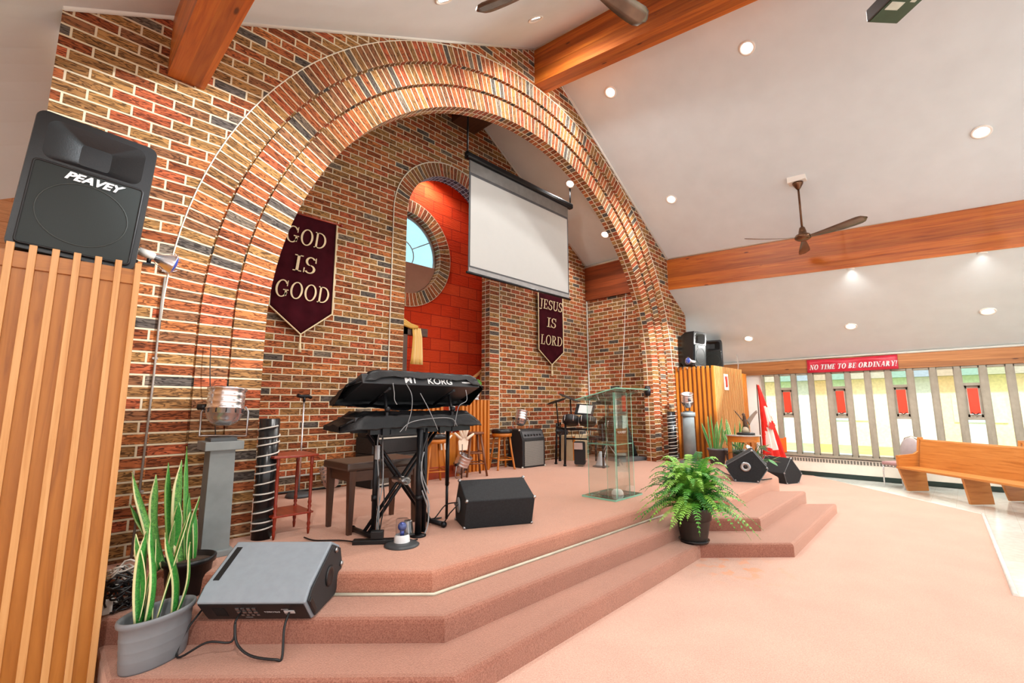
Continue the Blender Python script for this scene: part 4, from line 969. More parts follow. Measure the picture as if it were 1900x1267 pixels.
cover('dust_cover', xs_, secs, t)
b = MB()
for pts in ([(-.37, -.19, .08), (-.36, -.2, .0), (-.355, -.2, -.06), (-.33, -.2, -.1)], [(-.24, -.19, .08), (-.2, -.22, -.02), (-.2, -.22, -.16), (-.24, -.2, -.32)], [(-.1, -.2, -.0), (-.02, -.22, -.14), (.06, -.22, -.28), (.1, -.2, -.33)], [(.42, -.2, .04), (.4, -.24, -.06), (.32, -.22, -.12), (.29, -.2, -.3)],
            [(-.3, -.21, -.33), (-.2, -.22, -.25), (.05, -.22, -.22), (.25, -.21, -.23), (.32, -.2, -.3)]):
    b.tube(pts, .0035, 6)
b.build('cables', pm('grey_cable', '8A8E90', .5), t)
# cables down the posts
t = thing('cable_bundle', 'bundle of grey and black cables taped down the left keyboard stand post', 'cables', (2.08, -.79, SZ))
for k in range(4):
    b = MB(); b.tube([(.0+.02*math.sin(k*2+i*.6)+.012*k, -.025-.01*math.cos(i+k), .03+.86*i/10) for i in range(11)], .005, 6); b.build('cable', BLACK if k % 2 else _m['grey_cable'], t)
t = thing('cable_bundle', 'loops of grey cable wound around the thick right keyboard stand post', 'cables', (2.39, -1.04, SZ))
for k in range(4):
    b = MB(); b.tube([(.05*math.sin(i*.5+k), -.02-.012*math.cos(i*.8+k), .03+.16*k+.045*i) for i in range(9)], .006, 6); b.build('cable', _m['grey_cable'] if k < 3 else BLACK, t)
t = thing('power_strip', 'black power strip with adapter at the foot of the left stand post', 'power strip', (2.0, -.93, SZ), R(-40))
b = MB(); b.box((0, 0, .018), (.34, .07, .036), bev=.006); b.build('strip', BLACK, t)
b = MB(); b.box((.02, 0, .07), (.1, .06, .065), bev=.008); b.build('adapter', BLACK, t)
b = MB(); b.tube([(-.17, 0, .02), (-.3, .08, .012), (-.5, .1, .012), (-.62, .2, .012)], .006, 6); b.tube([(.17, 0, .02), (.25, -.02, .01), (.34, .05, .01)], .006, 6); b.build('cord', BLACK, t)
# light ball in a plastic jar
t = thing('jar_lamp', 'clear plastic jar with a blue bulb on a black disc at the stage front', 'lamp', (2.13, -1.13, SZ))
b = MB(); b.lathe([(0, 0), (.135, 0), (.14, .006), (.12, .018), (.06, .03), (0, .03)], (0, 0, 0), 36); b.build('base', pm('dark_disc', '3E4244', .4), t)
b = MB(); b.lathe([(.064, .028), (.06, .07), (.05, .085)], (0, 0, 0), 26); b.build('collar', pm('translucent_white', 'E2E6E8', .3), t)
b = MB(); b.lathe([(.05, .085), (.052, .1), (.05, .2), (.046, .205), (0, .206)], (0, 0, 0), 26); b.build('jar', glass_mat('clear_plastic', (.95, .95, .96, 1), .05), t)
b = MB(); b.sphere((0, 0, .145), .036); b.cyl((0, 0, .07), (0, 0, .12), .018); b.build('bulb', BLUEBULB, t)
t = thing('metal_cup', 'small upturned metal cup between the jar and the thick stand post', 'cup', (2.36, -.86, SZ))
b = MB(); b.lathe([(.052, 0), (.036, .105), (.033, .11), (0, .11)], (0, 0, 0), 24); b.build('cup', STEEL, t)

# ================================================================ wedge monitors
WEDGE = pm('carpeted_cabinet', '1E2124', .8, var=.3, scale=60, bump=.6)
t = thing('stage_monitor', 'black wedge monitor with steel corners, lying beside the keyboard stand at the stage front', 'monitor speaker', (3.15, -1.12, SZ), R(-27))
pf = [(-.2, 0), (.2, 0), (.245, .12), (.06, .385), (-.2, .27)]
pf = [(-.17, 0), (.21, 0), (.24, .14), (.07, .4), (-.26, .26)]
b = MB(); b.M = Matrix.Rotation(0, 4, 'Z'); b.prism([(a, c) for a, c in pf], -.33, .33, 'X', bev=.012); b.build('cabinet', WEDGE, t)
for x in (-.33, .33):
    for a, c in pf: b = MB(); b.sphere((x*.985, a*.96, .012+c*.955), .017, (1, 1, 1), 10, 6); b.build('corner_protector', STEEL, t)
b = MB(); b.M = Matrix.Translation((-.338, 0, .2)); b.lathe([(0, 0), (.07, 0), (.07, .01), (0, .01)], (0, .02, -.02), 20, axis=(-1, 0, 0)); b.build('jack_plate', pm('grey_plate2', '8E9294', .5), t)
b = MB(); b.tube([(-.35, .03, .2), (-.45, .1, .17), (-.55, .1, .06), (-.6, .22, .012), (-.45, .3, .012), (-.7, .25, .012)], .006, 6); b.tube([(-.35, 0, .19), (-.42, .05, .1), (-.46, .1, .012)], .006, 6); b.build('cable', BLACK, t)
# front grey wedge with a rear panel
GREYW = pm('grey_wedge_paint', '8A959E', .55, var=.05, scale=20)
DGREY = pm('dark_wedge_side', '222528', .6)
t = thing('stage_monitor', 'grey wedge monitor with its connector panel showing, on the step beside the snake plants', 'monitor speaker', (1.026, -1.364, .28), R(-45))
pf = [(.335, 0), (0.0, 0), (-.125, .135), (-.06, .205), (.25, .365), (.40, .3), (.45, .16)]
hl = .31
b = MB(); b.prism(pf, -hl, hl, 'X', bev=.012); cab = b.build('cabinet', [GREYW], t)
b = MB()
b.prism([(.325, .012), (.012, .012), (-.1, .135), (-.05, .19), (.25, .345), (.39, .285), (.435, .16)], hl, hl+.012, 'X', bev=.004)
b.prism([(.325, .012), (.012, .012), (-.1, .135), (-.05, .19), (.25, .345), (.39, .285), (.435, .16)], -hl-.012, -hl, 'X', bev=.004)
b.build('side_panel', DGREY, t)
# connector panel on the leaning rear face
nr = Vector((0, -.135, -.125)).normalized(); up_ = Vector((0, -.125, .135)).normalized()
def rp(x, s_, h=0): return Vector((x, 0, 0))+up_*s_+nr*h
def rbox(b, x, s_, w_, h_, d, h0=0):
    P = [rp(x-w_/2, s_-h_/2, h0), rp(x+w_/2, s_-h_/2, h0), rp(x+w_/2, s_+h_/2, h0), rp(x-w_/2, s_+h_/2, h0)]; Q = [p+nr*d for p in P]
    A = [b.v(p) for p in P]; B_ = [b.v(p) for p in Q]; b._f(B_)
    for i in range(4): b._f([A[i], A[(i+1) % 4], B_[(i+1) % 4], B_[i]])
b = MB(); rbox(b, 0, .09, .6, .168, .004, 0); b.build('rear_plate', pm('black_wedge_back', '121315', .5), t)
b = MB(); rbox(b, -.2, .09, .07, .09, .006, 0); b.build('handle_recess', pm('recess_black', '050506', .8), t)
b = MB()
for k in range(4):
    rbox(b, -.09+.032*(k % 4), .125, .02, .022, .008); rbox(b, -.09+.032*k, .09, .022, .02, .008); rbox(b, -.08+.03*k, .055, .016, .014, .006)
b.build('jacks', STEEL, t)
Mr = Matrix(((1, 0, 0, 0), (0, up_.y, nr.y, 0), (0, up_.z, nr.z, 0), (0, 0, 0, 1)))
for s_, x, s2, sz_ in (('YORKVILLE', .1, .09, .018), ('MONITOR', -.05, .03, .009), ('CAUTION', .18, .12, .009), ('120V', .18, .06, .01)):
    o = text_obj('lettering', s_, sz_, LOGO, t, ext=.0005); v_ = rp(x, s2, .0055); o.matrix_local = Matrix.Translation(v_) @ Mr
b = MB(); rbox(b, .2, .09, .06, .03, .007); b.build('power_socket', LOGO, t)
b = MB(); b.lathe([(0, 0), (.055, 0), (.062, .008), (.045, .012), (.03, .004), (0, .004)], (hl+.01, .2, .17), 26, axis=(1, 0, 0)); b.build('pole_cup', pm('dark_cup', '1A1B1D', .4), t)
for y_, z_ in ((.29, .3), (.40, .18)): b = MB(); b.lathe([(0, 0), (.016, 0), (.018, .012), (.01, .018), (0, .018)], (hl+.01, y_, z_), 14, axis=(1, 0, 0)); b.build('side_bolt', STEEL, t)
b = MB(); b.box((hl+.014, -.04, .09), (.012, .03, .13), (R(42), 0, 0), bev=.004); b.build('rubber_foot', BLACK, t)
b = MB(); b.box((-hl+.045, .09, .283), (.035, .26, .004), (R(27.2), 0, 0)); b.build('groove', pm('recess_black', '050506', .8), t)
def wl(p): return Vector(p)
b = MB(); a0 = rp(-.08, .09, .01)
b.tube([a0, a0+Vector((0, -.05, -.03)), a0+Vector((.0, -.07, -.12)), a0+Vector((-.12, -.1, -.11)), a0+Vector((-.28, -.09, -.19)), a0+Vector((-.3, -.02, -.1)), a0+Vector((-.27, .1, .0))], .006, 7)
b.tube([a0+Vector((0, -.05, -.03)), a0+Vector((.04, -.09, -.12)), a0+Vector((.14, -.12, -.17)), a0+Vector((.28, -.13, -.185)), rp(.2, .09, .01)+Vector((.02, -.1, -.19)), rp(.2, .09, .01)+Vector((0, -.05, -.06)), rp(.2, .09, .01)], .007, 7)
b.build('cable', BLACK, t)

# ================================================================ back of the stage
t = thing('amplifier_stack', 'bass amplifier head on two grille cabinets behind the keyboard bench', 'amplifier', (3.62, 1.62, SZ), R(6))
TOLEX = pm('black_tolex', '1C1B1C', .6, var=.3, scale=40, bump=.3); TRIM = pm('silver_piping', 'C9C4B8', .35, .3)
def grille_cloth(name, a, b_, sx_=160, sz_=90):
    m, nt, N, L, B = newmat(name); v = tex_coord(N, L, 'Object', (1, 1, 1)); k = N.new('ShaderNodeTexBrick'); k.offset = .5; k.inputs['Scale'].default_value = 1
    mp = N.new('ShaderNodeMapping'); mp.inputs['Rotation'].default_value = (R(90), 0, 0); tc = N.new('ShaderNodeTexCoord'); L.new(tc.outputs['Object'], mp.inputs['Vector']); L.new(mp.outputs['Vector'], k.inputs['Vector'])
    k.inputs['Brick Width'].default_value = .03; k.inputs['Row Height'].default_value = .016; k.inputs['Mortar Size'].default_value = .003
    k.inputs['Color1'].default_value = lin(a); k.inputs['Color2'].default_value = lin(a); k.inputs['Mortar'].default_value = lin(b_); L.new(k.outputs['Color'], B.inputs['Base Color']); B.inputs['Roughness'].default_value = .6; return m
GCLOTH = grille_cloth('grey_grille_cloth', '6A6259', '2A2724')
b = MB(); b.box((0, 0, .225), (.86, .4, .45), bev=.008); cabn = b.build('lower_cabinet', TOLEX, t)
b = MB(); b.box((.0, -.203, .23), (.74, .01, .36)); b.build('grille', GCLOTH, t)
b = MB()
for x in (-.385, .385): b.box((x, -.206, .23), (.035, .012, .38))
b.box((0, -.206, .04), (.77, .012, .02)); b.build('piping', TRIM, t)
b = MB(); b.box((0, 0, .565), (.86, .4, .22), bev=.008); b.build('upper_cabinet', TOLEX, t)
b = MB()
for x in (-.385, .385): b.box((x, -.205, .56), (.03, .012, .2))
b.box((0, -.205, .665), (.8, .012, .02)); b.build('piping', TRIM, t)
b = MB(); b.box((-.02, 0, .78), (.8, .36, .2), bev=.008); b.build('amplifier_head', TOLEX, t)
for k in range(7):
    b = MB(); b.cyl((-.28+k*.085, -.18, .80), (-.28+k*.085, -.205, .80), .024, .02, 12); b.build('knob', TRIM, t)
# slatted wooden fence panels across the niche
def fence(label, x0, x1, z1, y):
    t = thing('slatted_barrier', label, 'screen', ((x0+x1)/2, y, SZ), 0)
    w_ = x1-x0
    b = MB(); b.box((0, .02, (z1-SZ)/2-.03), (w_, .02, z1-SZ-.08)); b.build('backing', FENCEW, t)
    n_ = int(w_/.085)
    for k in range(n_+1):
        b = MB(); b.box((-w_/2+.03+k*(w_-.06)/n_, -.012, (z1-SZ)/2), (.046, .045, z1-SZ), bev=.003); b.build('slat', FENCEW, t)
    return t
fence('orange wood slatted barrier right of the niche centre behind the brown stool', 4.98, 5.63, 1.64, 1.66)
fence('orange wood slatted barrier behind the keyboards, left of the niche centre', 3.75, 4.6, 1.6, 1.66)
t = thing('lectern_front', 'orange wood panelled stand behind the thin keyboard stand leg', 'stand', (4.48, 1.5, SZ))
b = MB(); b.box((0, 0, .34), (.62, .06, .68), bev=.004); b.build('panel', FENCEW, t)
b = MB(); b.box((0, -.035, .09), (.62, .02, .18), bev=.004); b.build('base_board', pm('red_brown_board', 'A8401A', .4), t)
for x in (-.3, .3):
    b = MB(); b.box((x, -.02, .34), (.05, .06, .7), bev=.004); b.build('stile', FENCEW, t)
# small cut-out figure with spread hands
SKINC = pm('pale_cutout', 'E8D6C0', .6, var=.05)
t = thing('hand_cutouts', 'two pale cut out open hands standing in front of the slatted barrier', 'decoration', (4.62, 1.22, SZ+.36))
for sx_, hx, hz, sc in ((-1, -.3, .2, 1.15), (1, .07, .2, 1.5)):
    b = MB(); b.prism([(hx-.06*sc, hz-.09*sc), (hx+.05*sc, hz-.09*sc), (hx+.065*sc, hz), (hx+.03*sc, hz+.05*sc), (hx-.04*sc, hz+.05*sc), (hx-.07*sc, hz)], -.008, .008, 'Y', bev=.003)
    for k, (a, l_) in enumerate(((-52, .11), (-22, .15), (2, .165), (24, .155), (62, .12))):
        a = R(a*(1 if sx_ > 0 else -1)); d = Vector((math.sin(a), 0, math.cos(a))); p = Vector((hx-.0, 0, hz))+d*.04*sc
        b.tube([p, p+d*l_*sc*.6, p+d*l_*sc], .018*sc, 8, r1=.011*sc)
    b.build('hand', SKINC, t)
b = MB(); b.cyl((.04, .0, -.36), (.04, .0, .16), .012); b.cyl((-.25, .0, -.36), (-.25, .0, .16), .012); b.build('stick', DARKW, t)
par_can('silver can lamp on the floor between the hand cut outs and the brown stool', (4.72, 1.3, SZ), R(20), .12, .3, (.1, -.5, 1))
# stools
def stool(label, loc, h_, r_, seatm, legm, splay, rings, cushion, rz=.4):
    t = thing('bar_stool', label, 'stool', loc, rz)
    b = MB()
    if cushion: b.lathe([(0, h_-.075), (r_*.97, h_-.07), (r_, h_-.03), (r_*.9, h_), (0, h_+.008)], (0, 0, 0), 28)
    else: b.lathe([(0, h_-.035), (r_*.95, h_-.035), (r_, h_-.018), (r_*.96, h_), (0, h_-.004)], (0, 0, 0), 28)
    b.build('seat', seatm, t)
    if cushion:
        b = MB(); b.lathe([(r_*.8, h_-.13), (r_*.95, h_-.13), (r_*.95, h_-.07), (r_*.8, h_-.07)], (0, 0, 0), 28); b.build('apron', legm, t)
    hh = h_-(.08 if cushion else .035)
    for k in range(4):
        a = k*math.pi/2+.3; b = MB(); top = Vector((r_*.72*math.cos(a), r_*.72*math.sin(a), hh)); bot = Vector((splay*math.cos(a), splay*math.sin(a), 0))
        if cushion: b.tube([top, top*.5+bot*.5*Vector((1, 1, 1)).x if False else (top+bot)/2*1.0, bot*1.04+Vector((0, 0, .02)), bot*1.1], .021, 4)
        else: b.cyl(bot, top, .017, .021, 12)
        b.build('leg', legm, t)
    for hgt_ in rings:
        b = MB(); q = [Vector((r_*.72*math.cos(k*math.pi/2+.3), r_*.72*math.sin(k*math.pi/2+.3), hh)).lerp(Vector((splay*math.cos(k*math.pi/2+.3), splay*math.sin(k*math.pi/2+.3), 0)), 1-hgt_/hh) for k in range(4)]
        for k in range(4): b.cyl(q[k]+Vector((0, 0, .02*(k % 2))), q[(k+1) % 4]+Vector((0, 0, .02*(k % 2))), .011, n=8)
        b.build('stretcher', legm, t)
    return t
BROWNW = wood_mat('brown_stool_wood', '7A4A30', '8C5A3C', '5E3620', .4, (2, 20, 20), knots=False)
stool('brown wooden round bar stool in front of the orange slatted barrier', (5.0, 1.33, SZ), .69, .165, BROWNW, BROWNW, .24, (.2, .36), False, .1)
stool('orange wooden bar stool with black round cushion beside the guitar amplifier', (5.86, 1.56, SZ), .70, .19, pm('black_leather', '1A1A1C', .3), FENCEW, .225, (.17,), True, .2)
stool('bar stool with black cushion mostly hidden behind the keyboard stand', (4.12, 1.2, SZ), .70, .18, pm('black_leather', '1A1A1C', .3), FENCEW, .22, (.17,), True, .2)
# guitar amplifier
t = thing('guitar_amplifier', 'black guitar amplifier with silver grille between the black cushioned stool and the drums', 'amplifier', (6.45, 1.5, SZ), R(-4))
b = MB(); b.prism([(-.2, 0), (.2, 0), (.2, .68), (-.12, .68), (-.2, .5)], -.29, .29, 'X', bev=.012); b.build('cabinet', TOLEX, t)
b = MB(); b.box((0, -.203, .25), (.48, .012, .44)); b.build('grille', grille_cloth('silver_grille', '9A968E', '4A4844'), t)
b = MB(); b.box((0, -.165, .585), (.52, .012, .13), (R(-24), 0, 0)); b.build('control_panel', pm('panel_grey', '4A4A4C', .4), t)
for k in range(6):
    b = MB(); b.cyl((-.2+k*.075, -.17, .585), (-.2+k*.075, -.195, .575), .016, n=10); b.build('knob', BLACK, t)
for x in (-.285, .285):
    for z in (.012, .668): b = MB(); b.sphere((x, -.19 if z < .3 else -.11, z), .02, (1, 1, 1), 8, 6); b.build('corner_protector', TRIM, t)
par_can('silver can lamp sitting on top of the guitar amplifier', (6.35, 1.55, SZ+.684), R(-70), .115, .29, (.1, .2, 1))
# vase of boxwood on the fence, hurricane candle
t = thing('boxwood_vase', 'small boxwood ball in a frosted glass vase on the slatted barrier', 'vase', (5.32, 1.66, 1.64))
b = MB(); b.lathe([(0, 0), (.05, 0), (.06, .01), (.045, .02), (.085, .2), (.088, .22), (.078, .22), (.05, .03), (0, .03)], (0, 0, 0), 24); b.build('vase', pm('frosted_vase', 'D5D9DA', .25), t)
LEAFG = pm('boxwood_green', '5C9A3A', .6, var=.35, scale=60)
b = MB()
for k in range(420):
    v_ = Vector((random.gauss(0, 1), random.gauss(0, 1), random.gauss(0, 1))).normalized()
    if v_.z < -.5: continue
    c = Vector((0, 0, .275))+Vector((v_.x*.1, v_.y*.1, v_.z*.085))*random.uniform(.85, 1.05); s_ = Vector((random.gauss(0, 1), random.gauss(0, 1), random.gauss(0, 1))).normalized()*.016; u_ = v_.cross(s_).normalized()*.01
    b.quad([c-s_, c+u_, c+s_, c-u_])
b.sphere((0, 0, .27), .085, (1, 1, .85), 14, 8); b.build('foliage', LEAFG, t, recalc=False)
t = thing('candle_holder', 'tall narrow glass candle holder left of the boxwood vase', 'candle holder', (4.78, 1.64, 1.3))
b = MB(); b.lathe([(0, -.88), (.06, -.88), (.06, -.86), (.015, -.84), (.012, 0), (.05, .01), (.055, .3), (.048, .3), (.045, .02), (0, .02)], (0, 0, 0), 20); b.build('holder', pm('pale_glass', 'D8D4CA', .2), t)
b = MB(); b.lathe([(0, 0.01), (.035, .01), (.035, .26), (0, .27)], (0, 0, .012), 16); b.build('candle', pm('candle_wax', 'EAE2D0', .5), t)
# cross with golden cloth, handrail
YC = 2.35
t = thing('cross', 'dark wooden cross in the red niche, half hidden by the brick jamb', 'cross', (4.02, YC, SZ))
b = MB(); p0, p1 = onY(756, 570, YC), onY(783, 615, YC); zc = onY(770, 616, YC).z
pxl = onY(752, 600, YC).x
b.box((pxl-4.02-.06, 0, 1.25), (.15, .12, 2.5)); b.build('upright', DARKW, t)
b = MB(); b.box((pxl-4.02-.06, 0, zc-SZ), (.98, .12, .14)); b.build('crossbar', DARKW, t)
GOLD = wood_mat('golden_cloth', 'D9A84E', 'EBC98A', 'A87830', .5, (6, 14, 6), knots=False)
xr = onY(781, 616, YC).x
t = thing('draped_cloth', 'golden cloth draped over the arm of the dark cross', 'cloth', (xr-.15, YC, zc))
def drape(b, pts, w0, w1, folds, y0):
    n_, m_ = 14, len(pts)-1; rows = []
    for k, (x, y, z) in enumerate(pts):
        w_ = w0+(w1-w0)*k/m_; rows.append([b.v((x+(i/n_-.5)*w_, y-.012*math.sin(i*folds+k*.4), z)) for i in range(n_+1)])
    for A, B_ in zip(rows, rows[1:]):
        for i in range(n_): b._f([A[i], A[i+1], B_[i+1], B_[i]], [(i/n_, 0)]*4, True)
b = MB(); drape(b, [(.0, -.08, .06), (.02, -.085, -.1), (.02, -.085, -.28), (.02, -.08, -.45), (.01, -.085, -.58)], .17, .26, 1.4, 0); o = b.build('hanging_end', GOLD, t, recalc=False); o.modifiers.new('s', 'SOLIDIFY').thickness = .006
b = MB(); drape(b, [(-.62, -.05, .27), (-.5, -.09, .24), (-.35, -.09, .19), (-.2, -.085, .13), (-.05, -.08, .085)], .16, .16, 1.2, 0)
for k in range(3): b.tube([(-.66, -.08-.01*k, .27-.05*k), (-.4, -.1, .22-.05*k), (-.12, -.085, .1-.02*k), (.02, -.08, .075)], .03, 8)
b.build('swag', GOLD, t, recalc=False)
b = MB(); a_, c_ = onY(896, 687, 2.3), onY(876, 703, 2.3); d_ = (c_-a_); b.tube([a_-d_*.6, c_+d_*1.5], .032, 10)
b.tube([a_+d_*.2, (a_+d_*.2).xy.to_3d()+Vector((0, 0, SZ))], .02, 8); tag(b.build('handrail', SLATW), 'pale wooden handrail slanting behind the boxwood in the red niche', 'handrail')
# banners
CLOTHM = pm('maroon_velvet', '3A0E16', .95, var=.25, scale=6, spec=.08); CREAM = pm('cream_lettering', 'E2CCA4', .7, var=.05)
def banner(label, x0, x1, ztop, zsh, zpt, lines, size, gap, ztxt):
    xc, w_ = (x0+x1)/2, x1-x0; t = thing('hanging_banner', label, 'banner', (xc, YB-.06, ztop))
    n_, m_ = 24, 16; b = MB(); rows = []
    for k in range(m_+1):
        row = []
        for i in range(n_+1):
            u = i/n_; zb = zpt+(zsh-zpt)*abs(2*u-1); z = ztop+(zb-ztop)*k/m_
            row.append(b.v(((u-.5)*w_, -.008*math.sin(u*26+.3*k)*(k/m_*.6+.3), z-ztop)))
        rows.append(row)
    for A, B_ in zip(rows, rows[1:]):
        for i in range(n_): b._f([A[i], A[i+1], B_[i+1], B_[i]], None, True)
    o = b.build('cloth', CLOTHM, t); o.modifiers.new('s', 'SOLIDIFY').thickness = .005
    b = MB(); b.tube([(-w_/2, -.014, -.02), (-w_/2, -.014, zsh-ztop), (0, -.018, zpt-ztop), (w_/2, -.014, zsh-ztop), (w_/2, -.014, -.02)], .013, 6); b.build('cord_edging', CREAM, t)
    b = MB(); b.tube([(0, -.018, zpt-ztop), (0, -.018, zpt-ztop-.2)], .012, 6); b.lathe([(.012, -.24), (.026, -.24), (.014, -.12), (0, -.12)], (0, -.018, zpt-ztop), 10); b.build('tassel', CREAM, t)
    b = MB(); b.cyl((-w_/2-.06, -.0, -.0), (w_/2+.06, -.0, -.0), .014, n=10); b.sphere((w_/2+.07, 0, 0), .025); b.sphere((-w_/2-.07, 0, 0), .025); b.build('rod', CHERRY, t)
    for k, s_ in enumerate(lines):
        serif_text('lettering', s_, w_*{2: .36, 3: .66, 4: .86, 5: .9}[len(s_)], size, CREAM, t, Matrix.Translation((-.01, -.026, ztxt-k*gap-ztop)) @ Matrix.Rotation(R(90), 4, 'X'), shear=.1, T=.15)
    return t
banner('maroon banner reading GOD IS GOOD, half hidden behind the left side of the arch', 1.915, 2.755, 4.17, 2.83, 2.49, ['GOD', 'IS', 'GOOD'], .23, .385, 3.85)
banner('maroon banner reading JESUS IS LORD below the projection screen corner', 7.2, 8.04, 4.0, 2.71, 2.41, ['JESUS', 'IS', 'LORD'], .21, .39, 3.72)
# projection screen
YS = 1.0
a0, a1 = onY(872, 291, YS), onY(1060, 386, YS); z1 = 5.64; z0 = 3.71; x0, x1 = 4.56, 7.2
t = thing('projection_screen', 'white projection screen with black case hanging inside the arch', 'projection screen', ((x0+x1)/2, YS, z1)); w_ = x1-x0
b = MB(); b.prism(rrect(.11, .11, .03, 4), -w_/2-.06, w_/2+.12, 'X'); b.build('case', BLACKM, t)
b = MB(); b.box((0, .0, (z0-z1)/2-.04), (w_, .006, z1-z0)); b.build('border', pm('screen_border', '46474A', .7), t)
b = MB(); b.box((.0, -.005, (z0-z1)/2-.13), (w_-.07, .004, z1-z0-.38)); b.build('screen_surface', pm('screen_white', 'B0B0AD', .9, var=.01), t)
b = MB(); b.box((0, -.005, -.17), (w_-.03, .003, .2)); b.build('upper_masking', pm('masking_grey', '6E6D6B', .7), t)
b = MB(); b.box((0, -.004, z0-z1-.02), (w_-.02, .005, .1)); b.build('lower_masking', pm('masking_light', '8A8988', .5), t)
b = MB(); b.cyl((-w_/2-.03, 0, z0-z1-.06), (w_/2+.03, 0, z0-z1-.06), .022, n=10); b.build('weight_bar', BLACKM, t)
for x, zt in ((-w_/2-.04, roofz(x0-.04)+.01), (w_/2+.1, alcz(x1+.1)+.01)):
    b = MB(); b.tube([(x, 0, .05), (x, 0, zt-z1)], .016, 8); b.sphere((x, 0, .02), .05, (1, 1, 1.2)); b.build('hanger', BLACKM, t)
b = MB(); b.tube([(9.04, .8, 4.06), (6.9, -.4, 2.8), onX(1153, 722, 5.0)], .004, 5); tag(b.build('wire', pm('white_cable', 'C8C4BC', .4)), 'thin pale wire strung from the alcove beam down to the glass lectern', 'wire')
b = MB(); b.tube([(9.04, YB-.03, SZ), (9.04, YB-.03, 4.05)], .016, 8); tag(b.build('conduit', _m['grey_conduit']), 'grey conduit running up the corner of the alcove right of the JESUS banner', 'conduit')
# ================================================================ drums, lectern, right side
t = thing('drum_kit', 'black electronic drum kit on a rack in the right corner of the stage', 'drums', (7.5, .88, SZ), R(-68))
def V3(x, y, z): return (x-7.55, y-.85, z-SZ)
DR = pm('rubber_pad', '1D1E20', .5); 
def part_tube(name, pts, r_, mat=BLACKM): b = MB(); b.tube(pts, r_, 8); return b.build(name, mat, t)
for x, y in ((-.55, -.25), (-.3, -.5), (.42, -.5), (.62, -.15), (-.62, .25)):
    b = MB(); b.cyl((x, y, 0), (x*.96, y*.9, .78), .021, n=10); b.sphere((x, y, .015), .03); b.build('rack_leg', BLACKM, t)
part_tube('rack_bar', [(-.6, .25, .72), (-.53, -.22, .7), (-.29, -.45, .68), (.1, -.5, .68), (.4, -.45, .68), (.6, -.13, .7)], .02)
part_tube('rack_bar', [(-.29, -.45, .5), (.4, -.45, .5)], .016)
def pad(name, x, y, z, r_, tilt, axis='X', h_=.05, mat=None):
    b = MB(); b.M = Matrix.Translation((x, y, z)) @ Matrix.Rotation(tilt, 4, axis); b.lathe([(0, -h_*.5), (r_*.9, -h_*.5), (r_, -h_*.2), (r_, h_*.4), (r_*.92, h_*.5), (0, h_*.42)], (0, 0, 0), 26); o = b.build(name, mat or DR, t)
    b = MB(); b.M = Matrix.Translation((x, y, z)) @ Matrix.Rotation(tilt, 4, axis)
    for k in range(6):
        a = k*math.pi/3; b.cyl((r_*1.04*math.cos(a), r_*1.04*math.sin(a), -h_*.5), (r_*1.04*math.cos(a), r_*1.04*math.sin(a), h_*.45), .007, n=6)
    if h_ > .06: b.build('lug', CHROME, o)
    else: b.b.free()
    return o
pad('tom_pad', -.2, -.38, .84, .16, R(-24), h_=.13); pad('tom_pad', .13, -.42, .83, .16, R(-24), h_=.13); pad('snare_pad', .42, .0, .68, .17, R(-8), h_=.13); pad('tom_pad', .58, -.25, .74, .16, R(-18), h_=.13)
pad('cymbal', -.55, -.15, 1.2, .2, R(-18), 'Y', .014); pad('cymbal', -.35, .1, 1.27, .23, R(22), 'Y', .014); pad('cymbal', .42, .15, 1.18, .24, R(-14), 'X', .016); pad('hihat', .66, -.2, .98, .17, R(4), 'X', .02)
for x, y, z in ((-.58, -.12, 1.2), (-.35, .12, 1.26), (.42, .18, 1.17), (.66, -.18, .98)):
    part_tube('cymbal_stand', [(x*.98, y, z), (x*.9, y*.95-.02, .72)], .013)
b = MB(); b.box((.05, -.28, 1.04), (.36, .02, .26), (R(-42), R(4), 0), bev=.004); b.build('music_stand', BLACKM, t)
b = MB(); b.box((.06, -.297, 1.045), (.25, .006, .2), (R(-42), R(4), 0)); b.build('sheet', pm('sheet_paper', 'D8DAD8', .8, var=.04), t)
part_tube('music_stand_pole', [(.05, -.28, 1.0), (.04, -.25, .7)], .012)
b = MB(); b.box((-.43, -.2, .62), (.2, .14, .08), (R(-30), 0, 0), bev=.008); b.build('sound_module', pm('module_grey', '3A3D42', .4), t)
b = MB(); b.prism(rrect(.2, .42, .03, 4, -.02, .25), -.5, -.44, 'Y'); b.build('kick_tower', DR, t)
b = MB(); b.box((-.02, -.56, .38), (.16, .02, .12)); b.build('kick_pad', CHROME, t)
b = MB(); b.box((-.02, -.3, .04), (.1, .3, .02), (R(14), 0, 0)); b.build('pedal', STEEL, t)
for k in range(3):
    a = k*2.09+.4; part_tube('hihat_leg', [(.42, -.1, .42), (.42+.28*math.cos(a), -.1+.28*math.sin(a), .01)], .009, CHROME)
part_tube('hihat_pole', [(.42, -.1, .1), (.42, -.1, .66)], .011, CHROME)
b = MB()
for k in range(7): b.tube([(-.5+.15*k, -.42+.02*math.sin(k), .66), (-.45+.15*k, -.47, .5+.08*math.sin(k*2)), (-.35+.13*k, -.44, .62)], .006, 5)
b.build('cables', BLACK, t)
b = MB(); b.lathe([(0, .44), (.15, .44), (.165, .47), (.15, .51), (0, .515)], (.1, .35, 0), 22); b.cyl((.1, .35, .02), (.1, .35, .44), .02); b.build('throne', DR, t)
